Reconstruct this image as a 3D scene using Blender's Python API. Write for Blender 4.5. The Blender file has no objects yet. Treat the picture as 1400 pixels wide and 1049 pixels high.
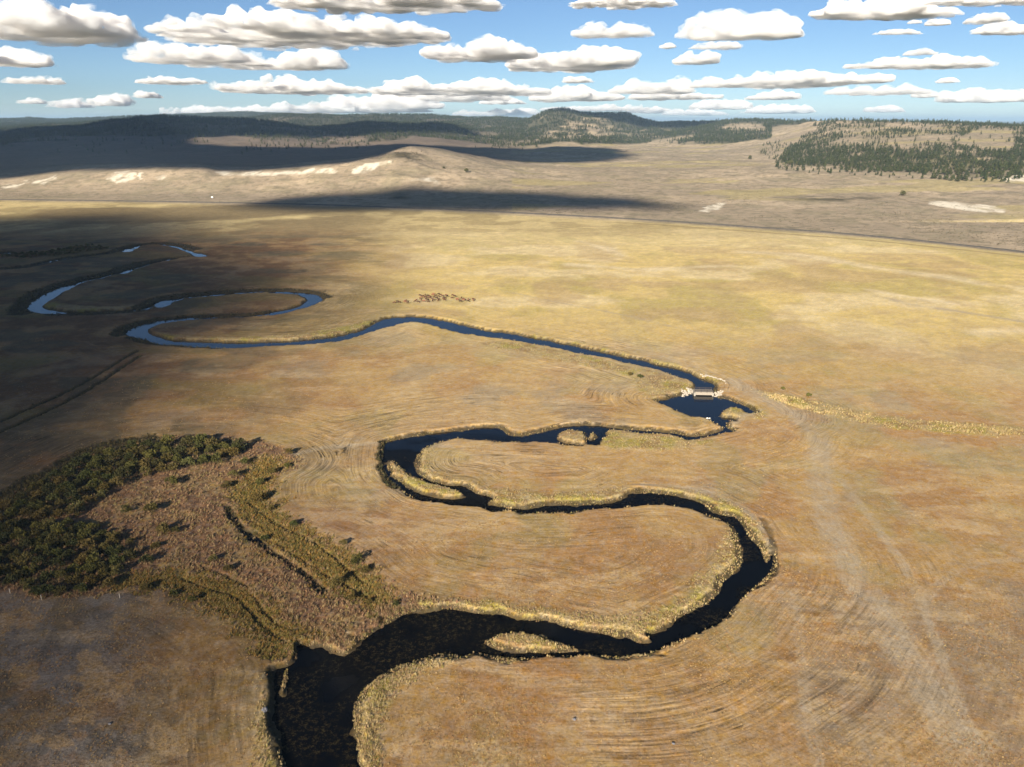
import bpy, bmesh, math, random
import numpy as np
from mathutils import Vector, Matrix, noise as mnoise

random.seed(7)
rng = np.random.default_rng(11)
R = math.radians
sc = bpy.context.scene
col = sc.collection

# ------------------------------------------------------------------ camera
CAM_H = 120.0
PITCH = R(18.3)
FPX = 1088.0
cam_d = bpy.data.cameras.new('camera')
cam = bpy.data.objects.new('camera', cam_d)
col.objects.link(cam)
cam.location = (0, 0, CAM_H)
cam.rotation_euler = (R(90) - PITCH, 0, 0)
cam_d.sensor_width = 36.0
cam_d.lens = 36.0 * FPX / 1400.0
cam_d.clip_start = 1.0
cam_d.clip_end = 300000.0
sc.camera = cam

# ------------------------------------------------------------------ sky, sun, exposure
SUN_EL = R(20.0)
SUN_HEAD = R(20.0)          # shadows run this far to the right of straight ahead
to_sun = Vector((-math.sin(SUN_HEAD) * math.cos(SUN_EL), -math.cos(SUN_HEAD) * math.cos(SUN_EL), math.sin(SUN_EL)))
world = bpy.data.worlds.new('World')
sc.world = world
world.use_nodes = True
wt = world.node_tree
wt.nodes.clear()
sky = wt.nodes.new('ShaderNodeTexSky')
sky.sky_type = 'NISHITA'
sky.sun_disc = False
sky.sun_elevation = SUN_EL
sky.sun_rotation = math.atan2(to_sun.x, to_sun.y)
sky.altitude = 1300
sky.air_density = 0.8
sky.dust_density = 0.0
sky.ozone_density = 4.0
wb = wt.nodes.new('ShaderNodeBackground')
wb.inputs['Strength'].default_value = 0.038
wo = wt.nodes.new('ShaderNodeOutputWorld')
wt.links.new(sky.outputs[0], wb.inputs[0])
wt.links.new(wb.outputs[0], wo.inputs[0])

sun_d = bpy.data.lights.new('sun', 'SUN')
sun_d.energy = 5.0
sun_d.angle = R(0.55)
sun_d.color = (1.0, 0.885, 0.725)
sun = bpy.data.objects.new('sun', sun_d)
col.objects.link(sun)
sun.rotation_euler = to_sun.to_track_quat('Z', 'Y').to_euler()

sc.view_settings.view_transform = 'Standard'
sc.view_settings.look = 'None'
sc.view_settings.gamma = 1.0
sc.view_settings.use_curve_mapping = False
sc.view_settings.exposure = 1.36
sc.cycles.use_denoising = True
sc.cycles.max_bounces = 10
sc.cycles.volume_bounces = 7
sc.cycles.volume_step_rate = 1.0
sc.cycles.volume_max_steps = 128
sc.cycles.transparent_max_bounces = 16
sc.cycles.sample_clamp_indirect = 8.0

# ------------------------------------------------------------------ photograph pixel (1400 x 1049) -> place
SP, CP = math.sin(PITCH), math.cos(PITCH)
def ray(x, y):
    dx = (np.asarray(x, float) - 700.0) / FPX
    dy = (524.5 - np.asarray(y, float)) / FPX
    return dx, CP + dy * SP, dy * CP - SP
def unproj(pts, z=0.0):
    a = np.asarray(pts, float)
    dx, dY, dz = ray(a[:, 0], a[:, 1])
    t = (z - CAM_H) / dz
    return np.stack([dx * t, dY * t], 1)
def at(x, y, z=0.0):
    p = unproj([(x, y)], z)[0]
    return float(p[0]), float(p[1])
def proj(X, Y, Z):
    Zc = Z - CAM_H
    f = Y * CP - Zc * SP
    u = Y * SP + Zc * CP
    return 700.0 + FPX * X / f, 524.5 - FPX * u / f
def slope(y):
    dx, dY, dz = ray(700, y)
    return float(dz / dY)

# ------------------------------------------------------------------ numpy noise
_T = np.random.default_rng(3).random((256, 256)).astype(np.float32)
def vnoise(x, y, seed=0):
    x = np.asarray(x, np.float64) + seed * 17.31
    y = np.asarray(y, np.float64) + seed * 9.77
    xi = np.floor(x).astype(np.int64); yi = np.floor(y).astype(np.int64)
    fx = x - xi; fy = y - yi
    fx = fx * fx * fx * (fx * (fx * 6 - 15) + 10); fy = fy * fy * fy * (fy * (fy * 6 - 15) + 10)
    a = _T[xi & 255, yi & 255]; b = _T[(xi + 1) & 255, yi & 255]
    c = _T[xi & 255, (yi + 1) & 255]; d = _T[(xi + 1) & 255, (yi + 1) & 255]
    return (a * (1 - fx) + b * fx) * (1 - fy) + (c * (1 - fx) + d * fx) * fy
def fbm(x, y, oct=4, seed=0, gain=0.5):
    s = 0.0; a = 1.0; n = 0.0
    for i in range(oct):
        s = s + a * vnoise(x, y, seed + i * 5); n += a
        x, y = 1.62 * x + 1.17 * y + 3.1, -1.17 * x + 1.62 * y - 1.7
        a *= gain
    return s / n
def sstep(a, b, x):
    t = np.clip((x - a) / (b - a), 0, 1)
    return t * t * (3 - 2 * t)

# ------------------------------------------------------------------ distances to outlines
def seg_dist(X, Y, segs, rmax, out=None):
    """distance to a set of segments, exact where it is under rmax"""
    D = np.full(X.shape, rmax, np.float64) if out is None else out
    Xf, Yf, Df = X.ravel(), Y.ravel(), D.ravel()
    for (ax, ay, bx, by) in segs:
        m = np.nonzero((Yf > min(ay, by) - rmax) & (Yf < max(ay, by) + rmax) & (Xf > min(ax, bx) - rmax) & (Xf < max(ax, bx) + rmax))[0]
        if m.size == 0: continue
        px, py = Xf[m] - ax, Yf[m] - ay
        vx, vy = bx - ax, by - ay
        L = vx * vx + vy * vy + 1e-9
        t = np.clip((px * vx + py * vy) / L, 0, 1)
        d = np.hypot(px - t * vx, py - t * vy)
        Df[m] = np.minimum(Df[m], d)
    return Df.reshape(X.shape)
def poly_segs(p):
    q = np.roll(p, -1, 0)
    return [(a[0], a[1], b[0], b[1]) for a, b in zip(p, q)]
def line_segs(p):
    return [(a[0], a[1], b[0], b[1]) for a, b in zip(p[:-1], p[1:])]
def inside(X, Y, p):
    Xf, Yf = X.ravel(), Y.ravel()
    m = np.nonzero((Yf > p[:, 1].min()) & (Yf < p[:, 1].max()) & (Xf > p[:, 0].min()) & (Xf < p[:, 0].max()))[0]
    r = np.zeros(Xf.shape, bool)
    if m.size == 0: return r.reshape(X.shape)
    x, y = Xf[m], Yf[m]
    c = np.zeros(m.size, bool)
    for (ax, ay, bx, by) in poly_segs(p):
        if ay == by: continue
        k = (ay > y) != (by > y)
        xi = ax + (y - ay) * (bx - ax) / (by - ay)
        c ^= k & (x < xi)
    r[m] = c
    return r.reshape(X.shape)
def sdist(X, Y, polys, rmax, holes=()):
    segs = [s for p in polys for s in poly_segs(p)] + [s for p in holes for s in poly_segs(p)]
    D = seg_dist(X, Y, segs, rmax)
    I = np.zeros(X.shape, bool)
    for p in polys: I |= inside(X, Y, p)
    for p in holes: I &= ~inside(X, Y, p)
    return np.where(I, -D, D)
def smooth_poly(p, n=1, closed=True):
    p = np.asarray(p, float)
    for _ in range(n):
        if closed:
            q = np.roll(p, -1, 0)
            p = np.stack([0.75 * p + 0.25 * q, 0.25 * p + 0.75 * q], 1).reshape(-1, 2)
        else:
            a, b = p[:-1], p[1:]
            m = np.stack([0.75 * a + 0.25 * b, 0.25 * a + 0.75 * b], 1).reshape(-1, 2)
            p = np.vstack([p[:1], m, p[-1:]])
    return p

# ------------------------------------------------------------------ outlines read off the photograph, laid on the valley floor
WZ = -1.25
PX_RIVER = [(430,1180),(400,1090),(392.7,1049),(386.3,1032),(381,1001),(374.7,975.4),(373.4,944.6),(376,915),(388,913),(401.7,908.6),(409.4,895.7),(404.3,881.6),(424.9,885.4),(437.7,882.9),
 (450.6,891.9),(468.6,898.3),(480.1,893.1),(486.6,882.9),(507.1,867.4),(530.3,854.6),(545.7,843),(566.3,837.9),(581.7,837.9),(597.1,833.5),(628,835.3),(656.3,840.4),(674.3,837.9),
 (700.6,845),(726.3,850),(752,851.5),(772.6,859.7),(798.3,862.3),(824,867.4),(842,873),(860,872.6),(866.4,880.3),(893.4,880.3),(883,870),(911.4,859.7),(929.4,844.3),(952.6,834),
 (978.3,819),(987,806),(988,797),(1000,788.6),(1010,777),(1017,770),(1015.7,757),(1012.9,743),(1008.6,728.6),(997,714),(977,708.6),(962.9,702.9),(942.9,695.7),(922.9,693.7),
 (902.9,691.4),(880,690.9),(857,695.7),(822.9,697),(794,700),(765.7,701.4),(722.9,702.9),(700,701),(657,696.7),(614,691),(585.7,688),(565.7,682.4),(557,675.3),(542.9,663.9),(525.7,648.6),
 (522.9,628.6),(525.7,608.6),(528.6,605),(557,599.4),(602.9,591.4),(637,590.4),(655.7,584.3),(685.7,585.7),(688.6,594.3),(708.6,597.6),(737,593.3),(757,587),(777,582.3),(808.6,581.4),
 (831.4,584.3),(851.4,587.7),(897,590.4),(925.7,593.8),(945.7,598.1),(968.6,595.2),(982.9,591.4),(992.9,586),(987.7,583.4),(980,579),(966.3,574),(956,571.4),(942.3,570.6),(928.6,563.7),
 (918.3,557.7),(908,553.4),(897.7,548.3),(916.6,546.6),(918.3,542.3),(933.7,541.4),(946,538.9),(950,532),(952.6,528.6),(949,525),(945.7,521.7),(928.6,515.7),(916.6,510.6),(894.3,505.4),
 (878.9,502),(860,497.7),(845,492.5),(800,485),(755,476),(730,470),(700,465),(645,458.5),(615,452.5),(580,442),(555,441),(530,447.5),(500,457.5),(470,467.5),(417,472.6),(374.3,474.3),
 (331.4,476.4),(297,476.9),(267,474.7),(232.9,473.2),(207,469.3),(202.9,465.6),(187.9,463),(176,459.3),(171.8,455),(181.4,448.6),(192,445.4),(207,441),(230.7,437.9),(262.9,434.5),(275.7,435.8),
 (256.4,439.4),(232.9,441.4),(215.7,444.3),(205,448.6),(200.7,454),(205,457),(220,462.5),(235,466.4),(267,468),(299.3,469),(331.4,469.4),(374.3,468),(417,465.8),(465,460),(495,452),(515,442),
 (530,434.6),(565,433),(610,438.5),(650,450.5),(700,457),(720,461),(750,466),(780,472.5),(830,484.5),(860,490),(877,492.6),(890.9,497.7),(914.9,502),(935.4,507),(952.6,515.7),(969.7,522.6),
 (978.3,526.9),(974,533),(973,540.6),(986.9,544.9),(1007.4,551.7),(1024.6,558.6),(1033,565.4),(1021,567),(1017.7,562),(1009,557.7),(997,556.9),(986.9,563.7),(981.7,568.9),(990,572.3),
 (1002.3,572.3),(1005.7,575.7),(993.7,578.3),(991,582.6),(995.4,587.7),(1004,588.6),(986.9,593.7),(962.9,599.4),(944,602.8),(928.6,598.5),(920,594.7),(902.9,593.4),(877,592.9),(857,590.6),
 (834,588.6),(825.7,591.4),(831.4,597),(820,602.9),(820,610.9),(802.9,610.5),(774.3,609.5),(757,606),(722.9,605),(688.6,603.9),(642.9,601.4),(617,601.4),(591.4,605.7),(574.3,615.7),
 (565.7,631.4),(567,645.7),(585.7,658.6),(608.6,664.3),(637,664.3),(642.9,671.4),(654.3,677),(677,681.4),(668.6,687),(665.7,690),(685.7,695),(708.6,697.6),(737,693.8),(765.7,690.9),
 (794.3,692),(828.6,690),(848.6,685.7),(860,675.7),(874.3,674.3),(902.9,676.6),(928.6,678.6),(951.4,684.3),(965.7,692.9),(971.4,700),(988.6,705.7),(1005.7,708.6),(1017,721.4),
 (1022.9,737),(1037,747),(1041,757),(1045.7,771.4),(1051,768),(1055,758),(1057,766),(1054,777),(1045.7,791.4),(1031.4,801.4),(1020,812.9),(1014.3,818.6),(1001.4,834),(988.6,849.4),(975.7,857),
 (950,867.4),(924.3,882.9),(898.6,890.6),(875.4,895.7),(847,898.3),(821.4,898.3),(798.3,897.8),(757,898.8),(705.7,900.9),(680,899.6),(661.4,893),(646,890.6),(630.6,900.9),
 (620.3,891.9),(597,893),(571.4,900.9),(558.6,906),(545.7,908.6),(535.4,916.3),(520,925.3),(504.6,934.3),(491.7,947),(481.4,967.7),(481.4,990.9),(485.3,1016.6),(490.4,1037),(491.7,1049),(505,1095),(540,1180)]
PX_ISLES = [
 [(658,879),(669,872.6),(690,869),(710.9,868),(741.7,868),(757,877.7),(777.7,882.9),(796,890.6),(782.9,893),(731.4,894.4),(695.4,892.4),(676,888)],
 [(530,627),(545.7,634.3),(557,645.7),(574.3,657),(600,664.3),(626,671),(641,678.6),(628.6,683.4),(600,681.5),(576,676),(557,668.6),(543,658),(531,647),(529,635)],
 [(758.6,597),(765.7,591),(777,588.5),(788.6,590),(802,593),(805.7,597),(802,604.3),(802,609),(777,607.5),(763,603)],
 [(806,593),(815.7,592.9),(818,600),(803,604),(803,597)],
 [(388,917),(396,913),(392,940),(386,957),(383,945)],
]
PX_POOLS = [
 [(359.3,431.4),(374.3,426),(395.7,422.9),(410.7,418.6),(419.3,413.2),(420.4,407.9),(412.9,404.6),(395.7,402.5),(374.3,401.5),(359,400.2),(385,398.9),(410.7,400),(427.9,402.5),(438.6,405.7),(441.8,411),(427.9,417.5),(415,421.8),(397.9,426.5),(385,429.7),(370,432)],
 [(210.4,419.6),(211.4,415.4),(222,411),(232.9,409.6),(251,407.8),(245.7,412.6),(235,413.9),(230.7,418.6),(222,421.4),(211.4,421)],
 [(36.9,422.9),(38.6,419.4),(49.7,409),(61.7,402.5),(75.4,397),(85.7,392),(102.9,388.4),(113,384.5),(126.9,381.6),(140,379.3),(140,381.5),(120,385.3),(106.3,389.9),(94.3,396.3),(82.3,401.4),(73.7,408.3),(60,416),(56.6,420.3),(65,423.7),(85.7,426.3),(104,428),(85.7,429.9),(61.7,429.4),(46.3,427.5)],
 [(162,376),(171.4,370),(183.4,367.3),(180,371.5),(170,375)],
 [(168,345.2),(171.4,340),(182.6,339.2),(182,343.5),(172,346)],
 [(262,345.5),(280,348),(285,351.5),(270,352),(262,349)],
 [(-12,344.6),(3,345.2),(17,344.8),(16,348.6),(3,349.2),(-12,349)],
]
PX_LINKS = [
 ([(102.9,428.5),(145,427),(192,424.5),(211,419)], 2.2),
 ([(250,408.5),(284,405.5),(310,403),(340,400.5),(362,399.8)], 3.0),
 ([(275,436.5),(300,435),(330,434),(364,431)], 2.0),
 ([(139,380.5),(150,377),(165,374.5)], 2.0),
 ([(182,369),(206,361.3),(226,357),(245,353),(264,351)], 2.0),
 ([(181,341.5),(190,335.8),(215,334),(240,337.5),(265,347)], 2.2),
 ([(170,343.5),(154,346.3),(111,351),(74,356.5),(51,362.5),(22,366.5),(-100,380)], 2.2),
]
PX_DARK = [
 ([(30,427),(34,417),(47,405),(60,398),(75,391.5),(105,383),(137,376.5),(160,371),(175,364),(200,358),(228,354)], 7.5),
 ([(195,419),(205,413),(225,405.5),(260,402),(300,399),(350,396.5),(390,396),(425,399),(442,405)], 6.0),
 ([(165,456),(170,448),(195,440),(230,436),(270,432.5),(310,431.5),(340,430.5),(370,427)], 5.5),
 ([(70,429),(103,429),(145,427.5),(190,424.5),(210,418)], 4.0),
 ([(0,367),(22,366),(51,361.5),(74,355.5),(111,350),(154,345),(168,339),(185,334.5),(215,332),(245,333.5),(268,340)], 6.0),
 ([(176,461),(205,468.5),(235,472),(300,475)], 2.5),
 ([(-80,704),(0,686),(30,668),(62,650),(90,634),(125,616),(160,605),(205,600)], 4.5),
 ([(523,604),(521,625),(524,648),(541,664)], 1.6),
 ([(373,912),(371,940),(372,975),(378,1001),(384,1032),(390,1049)], 1.3),
 ([(312,692),(318,706),(340,728),(365,748),(395,768),(425,790),(442,806)], 1.15),
 ([(345,722),(372,740),(398,756),(430,775),(470,797),(500,815)], 0.55),
 ([(340,686),(362,705),(392,722),(418,733),(442,750),(458,761),(475,778),(497,795)], 0.5),
  ([(262,770),(300,782),(330,795),(345,812),(360,835),(385,856)], 0.5),
 ([(250,790),(290,806),(320,812),(340,832),(362,858),(395,880)], 0.5),
 ([(1042,708),(1052,724),(1057,745),(1059,770),(1050,785)], 0.9),
 ([(0,590),(45,570),(90,549),(135,524),(165,503),(192,486)], 1.1),
 ([(0,576),(45,556),(90,536),(135,512),(165,492),(188,479)], 1.0),
]
PX_MARSH = [[(-160,720),(0,684),(90,634),(140,608),(200,598),(270,593),(350,600),(400,616),(414,630),(405,640),(380,650),(372,668),(375,690),(400,712),(430,727),(470,745),(500,765),(515,785),(540,805),(600,822),(660,836),
  (600,838),(530,855),(480,893),(405,890),(378,912),(365,890),(340,860),(300,835),(260,815),(215,805),(160,806),(110,815),(55,818),(20,808),(-160,790)]]
PX_OCHRE = [[(352,622),(395,622),(372,655),(376,692),(410,718),(445,740),(482,762),(512,795),(545,822),(500,835),(450,802),(400,768),(350,740),(312,692),(325,655)],
            [(150,802),(190,778),(250,782),(320,790),(355,820),(410,860),(430,882),(404,882),(380,908),(340,860),(300,835),(260,815),(215,805)]]
PX_FRINGE = [
 [(545,824),(640,822),(700,828),(760,836),(850,848),(902,834),(948,806),(980,766),(992,742),(996,722),(1012,745),(1014,770),(978,832),(890,876),(800,866),(680,845),(600,836)],
 [(571,645),(620,658),(700,672),(790,678),(860,667),(855,690),(780,694),(680,698),(640,668),(590,664)],
 [(860,674),(900,664),(975,678),(1024,704),(1050,740),(1054,770),(1040,780),(1040,750),(1010,712),(960,690),(900,677)],
 [(822,590),(870,590),(925,598),(944,604),(985,598),(952,612),(890,617),(818,612)],
 [(700,452),(760,462),(850,480),(930,500),(990,520),(980,530),(930,508),(850,487),(760,467),(700,457)],
 [(1030,532),(1100,546),(1180,564),(1260,576),(1420,586),(1420,598),(1250,590),(1150,574),(1060,549),(1035,540)],
 [(860,500),(900,508),(950,525),(950,540),(915,548),(890,545),(860,520)],
 [(640,470),(700,466),(760,478),(860,500),(890,520),(820,505),(740,488)],
 [(975,545),(1000,545),(1040,558),(1046,568),(1030,572),(1033,565),(1008,551)],
 [(986,564),(997,556),(1010,557),(1018,566),(1004,573),(990,572)],
 [(485,950),(540,915),(600,897),(640,897),(560,925),(520,960),(510,1010),(520,1060),(490,1060),(482,1000)],
 [(370,915),(378,914),(376,970),(392,1049),(360,1049),(345,1000),(360,960)],
 [(570,655),(566,625),(580,612),(600,606),(586,625),(588,645),(600,660)],
 [(205,462),(240,467),(330,470),(440,465),(505,450),(515,440),(505,436),(440,455),(330,462),(250,460),(215,452)],
 [(56,420),(66,412),(100,418),(160,420),(205,414),(200,422),(140,427),(70,425)],
]
PX_TRACK = [([(1000,520),(1025,535),(1060,553),(1105,580),(1122,600),(1120,640),(1128,700),(1150,755),(1185,815),(1230,880),(1262,930),(1300,990),(1330,1060)], 4.6, 0.75),
            ([(1150,655),(1195,715),(1235,770),(1262,825),(1280,880),(1310,960),(1350,1060)], 1.5, 0.6),
            ([(1115,650),(1180,640),(1160,700)], 1.2, 0.3),
            ([(1090,830),(1095,900),(1100,960),(1122,1060)], 1.2, 0.4),
            ([(1262,825),(1290,790),(1330,770),(1390,765)], 1.3, 0.4),
            ([(990,515),(960,505),(930,495),(880,480),(860,475)], 1.3, 0.45),
            ([(690,398),(760,413),(860,432),(940,452),(1050,472)], 1.4, 0.7),
            ([(1038,560),(1010,572),(1000,582)], 2.2, 0.6),
            ([(1010,520),(1040,512),(1075,515)], 3.0, 0.4),
            ([(400,622),(440,612),(500,607),(540,606),(610,610)], 2.2, 0.55),
            ([(1215,408),(1240,416),(1300,424),(1400,440)], 3.2, 0.8),
            ([(600,606),(700,590),(860,600)], 0.1, 0.1),
            ([(480,600),(486,640),(500,700)], 0.7, 0.5), ([(495,600),(503,640),(520,700)], 0.7, 0.5),
            ([(880,662),(940,665),(990,680),(1030,704),(1050,735),(1056,765)], 1.1, 0.8),
            ]
PX_DRYWASH = [([(780,362),(830,365),(880,370),(930,366),(1000,364)], 7), ([(1020,345),(1100,348),(1200,368),(1290,378),(1340,388)], 9), ([(1180,395),(1230,404),(1310,416)], 3),
              ([(1340,455),(1400,452),(1460,458)], 9), ([(790,330),(840,342),(850,350)], 6)]
def W(p, z=0.0): return unproj(p, z)
RIVER = smooth_poly(W(PX_RIVER, WZ), 1)
ISLES = [smooth_poly(W(p, WZ), 1) for p in PX_ISLES]
POOLS = [smooth_poly(W(p, WZ), 1) for p in PX_POOLS]
def ribbon(p, hw):
    p = smooth_poly(p, 1, False)
    d = np.gradient(p, axis=0); d /= np.linalg.norm(d, axis=1)[:, None]
    n = np.stack([-d[:, 1], d[:, 0]], 1)
    return np.vstack([p + n * hw, (p - n * hw)[::-1]])
LINKS = [ribbon(W(p, WZ), hw) for p, hw in PX_LINKS]
WATER_POLYS = [RIVER] + POOLS + LINKS
MARSH = [smooth_poly(W(p), 1) for p in PX_MARSH]
OCHRE = [smooth_poly(W(p), 1) for p in PX_OCHRE]
FRINGE = [smooth_poly(W(p), 1) for p in PX_FRINGE]
ROAD = W([(-500,268),(0,273),(200,275.5),(400,279),(545,284),(640,288),(760,294),(880,300.5),(1040,311.5),(1160,320),(1280,332),(1400,345),(1700,380)])

# ------------------------------------------------------------------ hills: profiles (forward distance, pixel row) for columns of the photograph
# knots: toe, near crest, valley, low hills, forest foot, dip, forest crest, dip, far ridge     (a negative row means a height in metres)
PROF = {
 -400: [(1400,-1),(1650,250),(2500,-3),(3800,197),(5200,182),(6300,-20),(7500,172),(9000,-60),(11000,166)],
 0:    [(1390,-1),(1650,244),(2500,-2),(3800,196),(5200,184),(6300,-40),(7500,176),(9000,-70),(11000,165)],
 46:   [(1385,-1),(1650,240),(2500,-2),(3800,194.5),(5200,179),(6300,-55),(7500,173),(9000,-70),(11000,163)],
 77:   [(1380,-1),(1650,236),(2500,-2),(3800,193),(5200,178.5),(6300,-60),(7500,171),(9000,-70),(11000,165.5)],
 110:  [(1380,-1),(1650,233),(2500,-2),(3800,192.5),(5200,177.5),(6300,-70),(7500,170),(9000,-70),(11000,164)],
 154:  [(1380,-1),(1650,230.5),(2500,-3),(3800,192.5),(5200,167),(6300,-70),(7500,166),(9000,-70),(11000,162)],
 193:  [(1370,-1),(1650,229),(2500,-3),(3800,193),(5200,163),(6300,-70),(7500,166),(9000,-70),(11000,161)],
 244:  [(1370,-1),(1650,228),(2500,-3),(3800,194),(5200,161),(6300,-70),(7500,165),(9000,-70),(11000,159)],
 275:  [(1370,-1),(1650,228),(2500,-3),(3800,195),(5200,161.3),(6300,-70),(7500,164),(9000,-70),(11000,157.5)],
 295:  [(1360,-1),(1640,233),(2500,-3),(3800,196),(5200,162.5),(6300,-70),(7500,163),(9000,-70),(11000,156.5)],
 340:  [(1360,-1),(1640,234),(2500,-4),(3800,197),(5200,166),(6300,-70),(7500,162.5),(9000,-70),(11000,155)],
 391:  [(1350,-1),(1650,231),(2500,-4),(3800,198),(5200,172),(6300,-70),(7500,158),(9000,-80),(11000,157.5)],
 430:  [(1340,-1),(1650,227),(2500,-5),(3800,199),(5200,178.5),(6300,-60),(7500,158),(9000,-80),(11000,160)],
 479:  [(1330,-1),(1650,221.5),(2500,-6),(3800,197),(5200,170),(6300,-70),(7500,158.7),(9000,-80),(11000,160)],
 520:  [(1310,-1),(1700,214.5),(2500,-6),(3800,193),(5200,168.8),(6300,-80),(7500,156.9),(9000,-80),(11000,161)],
 538:  [(1300,-1),(1730,207),(2500,-6),(3800,192),(5200,169.5),(6300,-80),(7500,158),(9000,-80),(11000,161)],
 562:  [(1290,-1),(1820,200),(2550,-6),(3800,191.5),(5200,170.5),(6300,-80),(7500,159),(9000,-80),(11000,162)],
 600:  [(1270,-1),(1900,204.5),(2600,-8),(3800,193),(5200,172),(6300,-80),(7500,159.5),(9000,-80),(11000,162)],
 640:  [(1250,-1),(1900,213),(2600,-10),(3700,198),(4900,182),(6000,-90),(7200,163),(9000,-80),(11000,165)],
 680:  [(1230,-1),(1900,222),(2600,-10),(3600,202),(4600,190),(5400,176),(6600,161.2),(9000,-80),(11000,166)],
 718:  [(1210,-1),(1900,228),(2600,-9),(3500,203),(4300,193),(5200,178),(6400,164),(9000,-80),(11000,170)],
 744:  [(1200,-1),(1900,230),(2600,-9),(3400,201),(4200,192),(4900,175),(5600,155),(8000,-80),(11000,170)],
 767:  [(1190,-1),(1900,231),(2600,-9),(3400,198),(4200,190),(4900,171),(5600,151),(8000,-80),(11000,170)],
 809:  [(1170,-1),(1900,232),(2600,-10),(3400,199),(4200,190),(4900,172),(5600,156),(8000,-80),(11000,170)],
 857:  [(1140,-1),(1850,232),(2600,-11),(3400,201),(4200,191),(4900,174),(5600,157.5),(8000,-80),(11000,170)],
 872:  [(1130,-1),(1850,232),(2600,-12),(3400,200),(4200,190),(4900,178),(5600,165),(8000,-80),(11000,170)],
 900:  [(1120,-1),(1850,232),(2600,-12),(3400,199),(4200,188),(4700,181),(5400,171.5),(8000,-80),(11000,172)],
 950:  [(1090,-1),(1850,232),(2600,-14),(3300,198),(3900,187),(4500,178),(5200,170.5),(8000,-80),(11000,174)],
 1001: [(1060,-1),(1850,231),(2600,-16),(3200,196.5),(3700,187),(4200,176),(4900,166.7),(8000,-70),(11000,176)],
 1050: [(1030,-1),(1800,231),(2400,-17),(2900,197),(3400,187),(3900,177),(4500,168),(8000,-60),(11000,176)],
 1104: [(990,-1),(1700,234),(2000,-20),(2300,206),(2800,188),(3200,178),(3700,168.3),(7000,-50),(11000,176)],
 1143: [(960,-1),(1620,238),(1800,-23),(2050,211),(2450,190),(2800,178),(3300,165.5),(6000,-50),(11000,176)],
 1200: [(930,-1),(1560,241),(1700,-22),(1930,214),(2300,191),(2650,179),(3100,167),(6000,-50),(11000,176)],
 1297: [(870,-1),(1500,247),(1620,-22),(1830,217),(2200,192),(2550,180),(3000,170),(6000,-50),(11000,176)],
 1400: [(810,-1),(1420,251),(1550,-20),(1750,222),(2100,198),(2450,184),(2850,175),(6000,-40),(11000,178)],
 1900: [(740,-1),(1350,256),(1500,-18),(1700,228),(2050,203),(2400,188),(2800,180),(6000,-40),(11000,180)],
}
def pchip(xk, yk, x):
    xk = np.array(xk, float); yk = np.array(yk, float)
    h = np.diff(xk); d = np.diff(yk) / h
    m = np.zeros(len(xk))
    for i in range(1, len(xk) - 1):
        if d[i - 1] * d[i] > 0:
            w1, w2 = 2 * h[i] + h[i - 1], h[i] + 2 * h[i - 1]
            m[i] = (w1 + w2) / (w1 / d[i - 1] + w2 / d[i])
    i = np.clip(np.searchsorted(xk, x) - 1, 0, len(h) - 1)
    t = np.clip((x - xk[i]) / h[i], 0, 1)
    t2, t3 = t * t, t * t * t
    return (2 * t3 - 3 * t2 + 1) * yk[i] + (t3 - 2 * t2 + t) * h[i] * m[i] + (-2 * t3 + 3 * t2) * yk[i + 1] + (t3 - t2) * h[i] * m[i + 1]
_TY = np.concatenate([np.arange(600, 3000, 10), np.arange(3000, 14500, 40)]).astype(float)
_dY200 = float(ray(700, 195)[1])
_cols = sorted(PROF)
_TU = np.array([(c - 700.0) / FPX / _dY200 for c in _cols])
_TZ = []
for c in _cols:
    ks = PROF[c]
    xs = [500.0] + [k[0] for k in ks] + [14500.0]
    zs = [0.0] + [(-k[1] if k[1] < 0 else CAM_H + k[0] * slope(k[1])) for k in ks] + [60.0]
    zs[1] = 0.0
    _TZ.append(pchip(xs, zs, _TY))
_TZ = np.array(_TZ)
_UU = np.linspace(_TU[0], _TU[-1], 700)
_Z2 = np.stack([np.interp(_UU, _TU, _TZ[:, j]) for j in range(_TZ.shape[1])], 1)
_k = np.exp(-np.linspace(-2, 2, 9) ** 2); _k /= _k.sum()
_Z2 = np.apply_along_axis(lambda v: np.convolve(np.pad(v, 4, 'edge'), _k, 'valid'), 0, _Z2)
def base_h(X, Y):
    Ys = np.maximum(Y, 1.0)
    u = np.clip(X / Ys, _UU[0], _UU[-1])
    fu = (u - _UU[0]) / (_UU[1] - _UU[0])
    iu = np.clip(fu.astype(int), 0, 698); fu = fu - iu
    yy = np.clip(Ys, 600, 14400)
    fy = np.interp(yy, _TY, np.arange(len(_TY)))
    iy = np.clip(fy.astype(int), 0, len(_TY) - 2); fy = fy - iy
    return (_Z2[iu, iy] * (1 - fu) + _Z2[iu + 1, iy] * fu) * (1 - fy) + (_Z2[iu, iy + 1] * (1 - fu) + _Z2[iu + 1, iy + 1] * fu) * fy
def hills_h(X, Y):
    b = base_h(X, Y)
    m = sstep(1.0, 14.0, b)
    w = sstep(2500, 5000, Y)
    rid = 1 - np.abs(2 * fbm(X / 420.0, Y / 420.0, 4, 31) - 1)
    gul = 1 - np.abs(2 * fbm(X / 120.0, Y / 120.0, 4, 47) - 1)
    n = (rid - 0.75) * (9 + 36 * w) + (gul - 0.75) * (7.5 + 4 * w)
    near_bluff = sstep(1900, 1700, Y) * sstep(-0.10, -0.2, X / np.maximum(Y, 1))
    n = n * (1 - 0.45 * near_bluff)
    return np.maximum(b + n * m + 0.25 * sstep(0, 2, b) * fbm(X / 9.0, Y / 9.0, 2, 5), 0.0)

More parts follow.
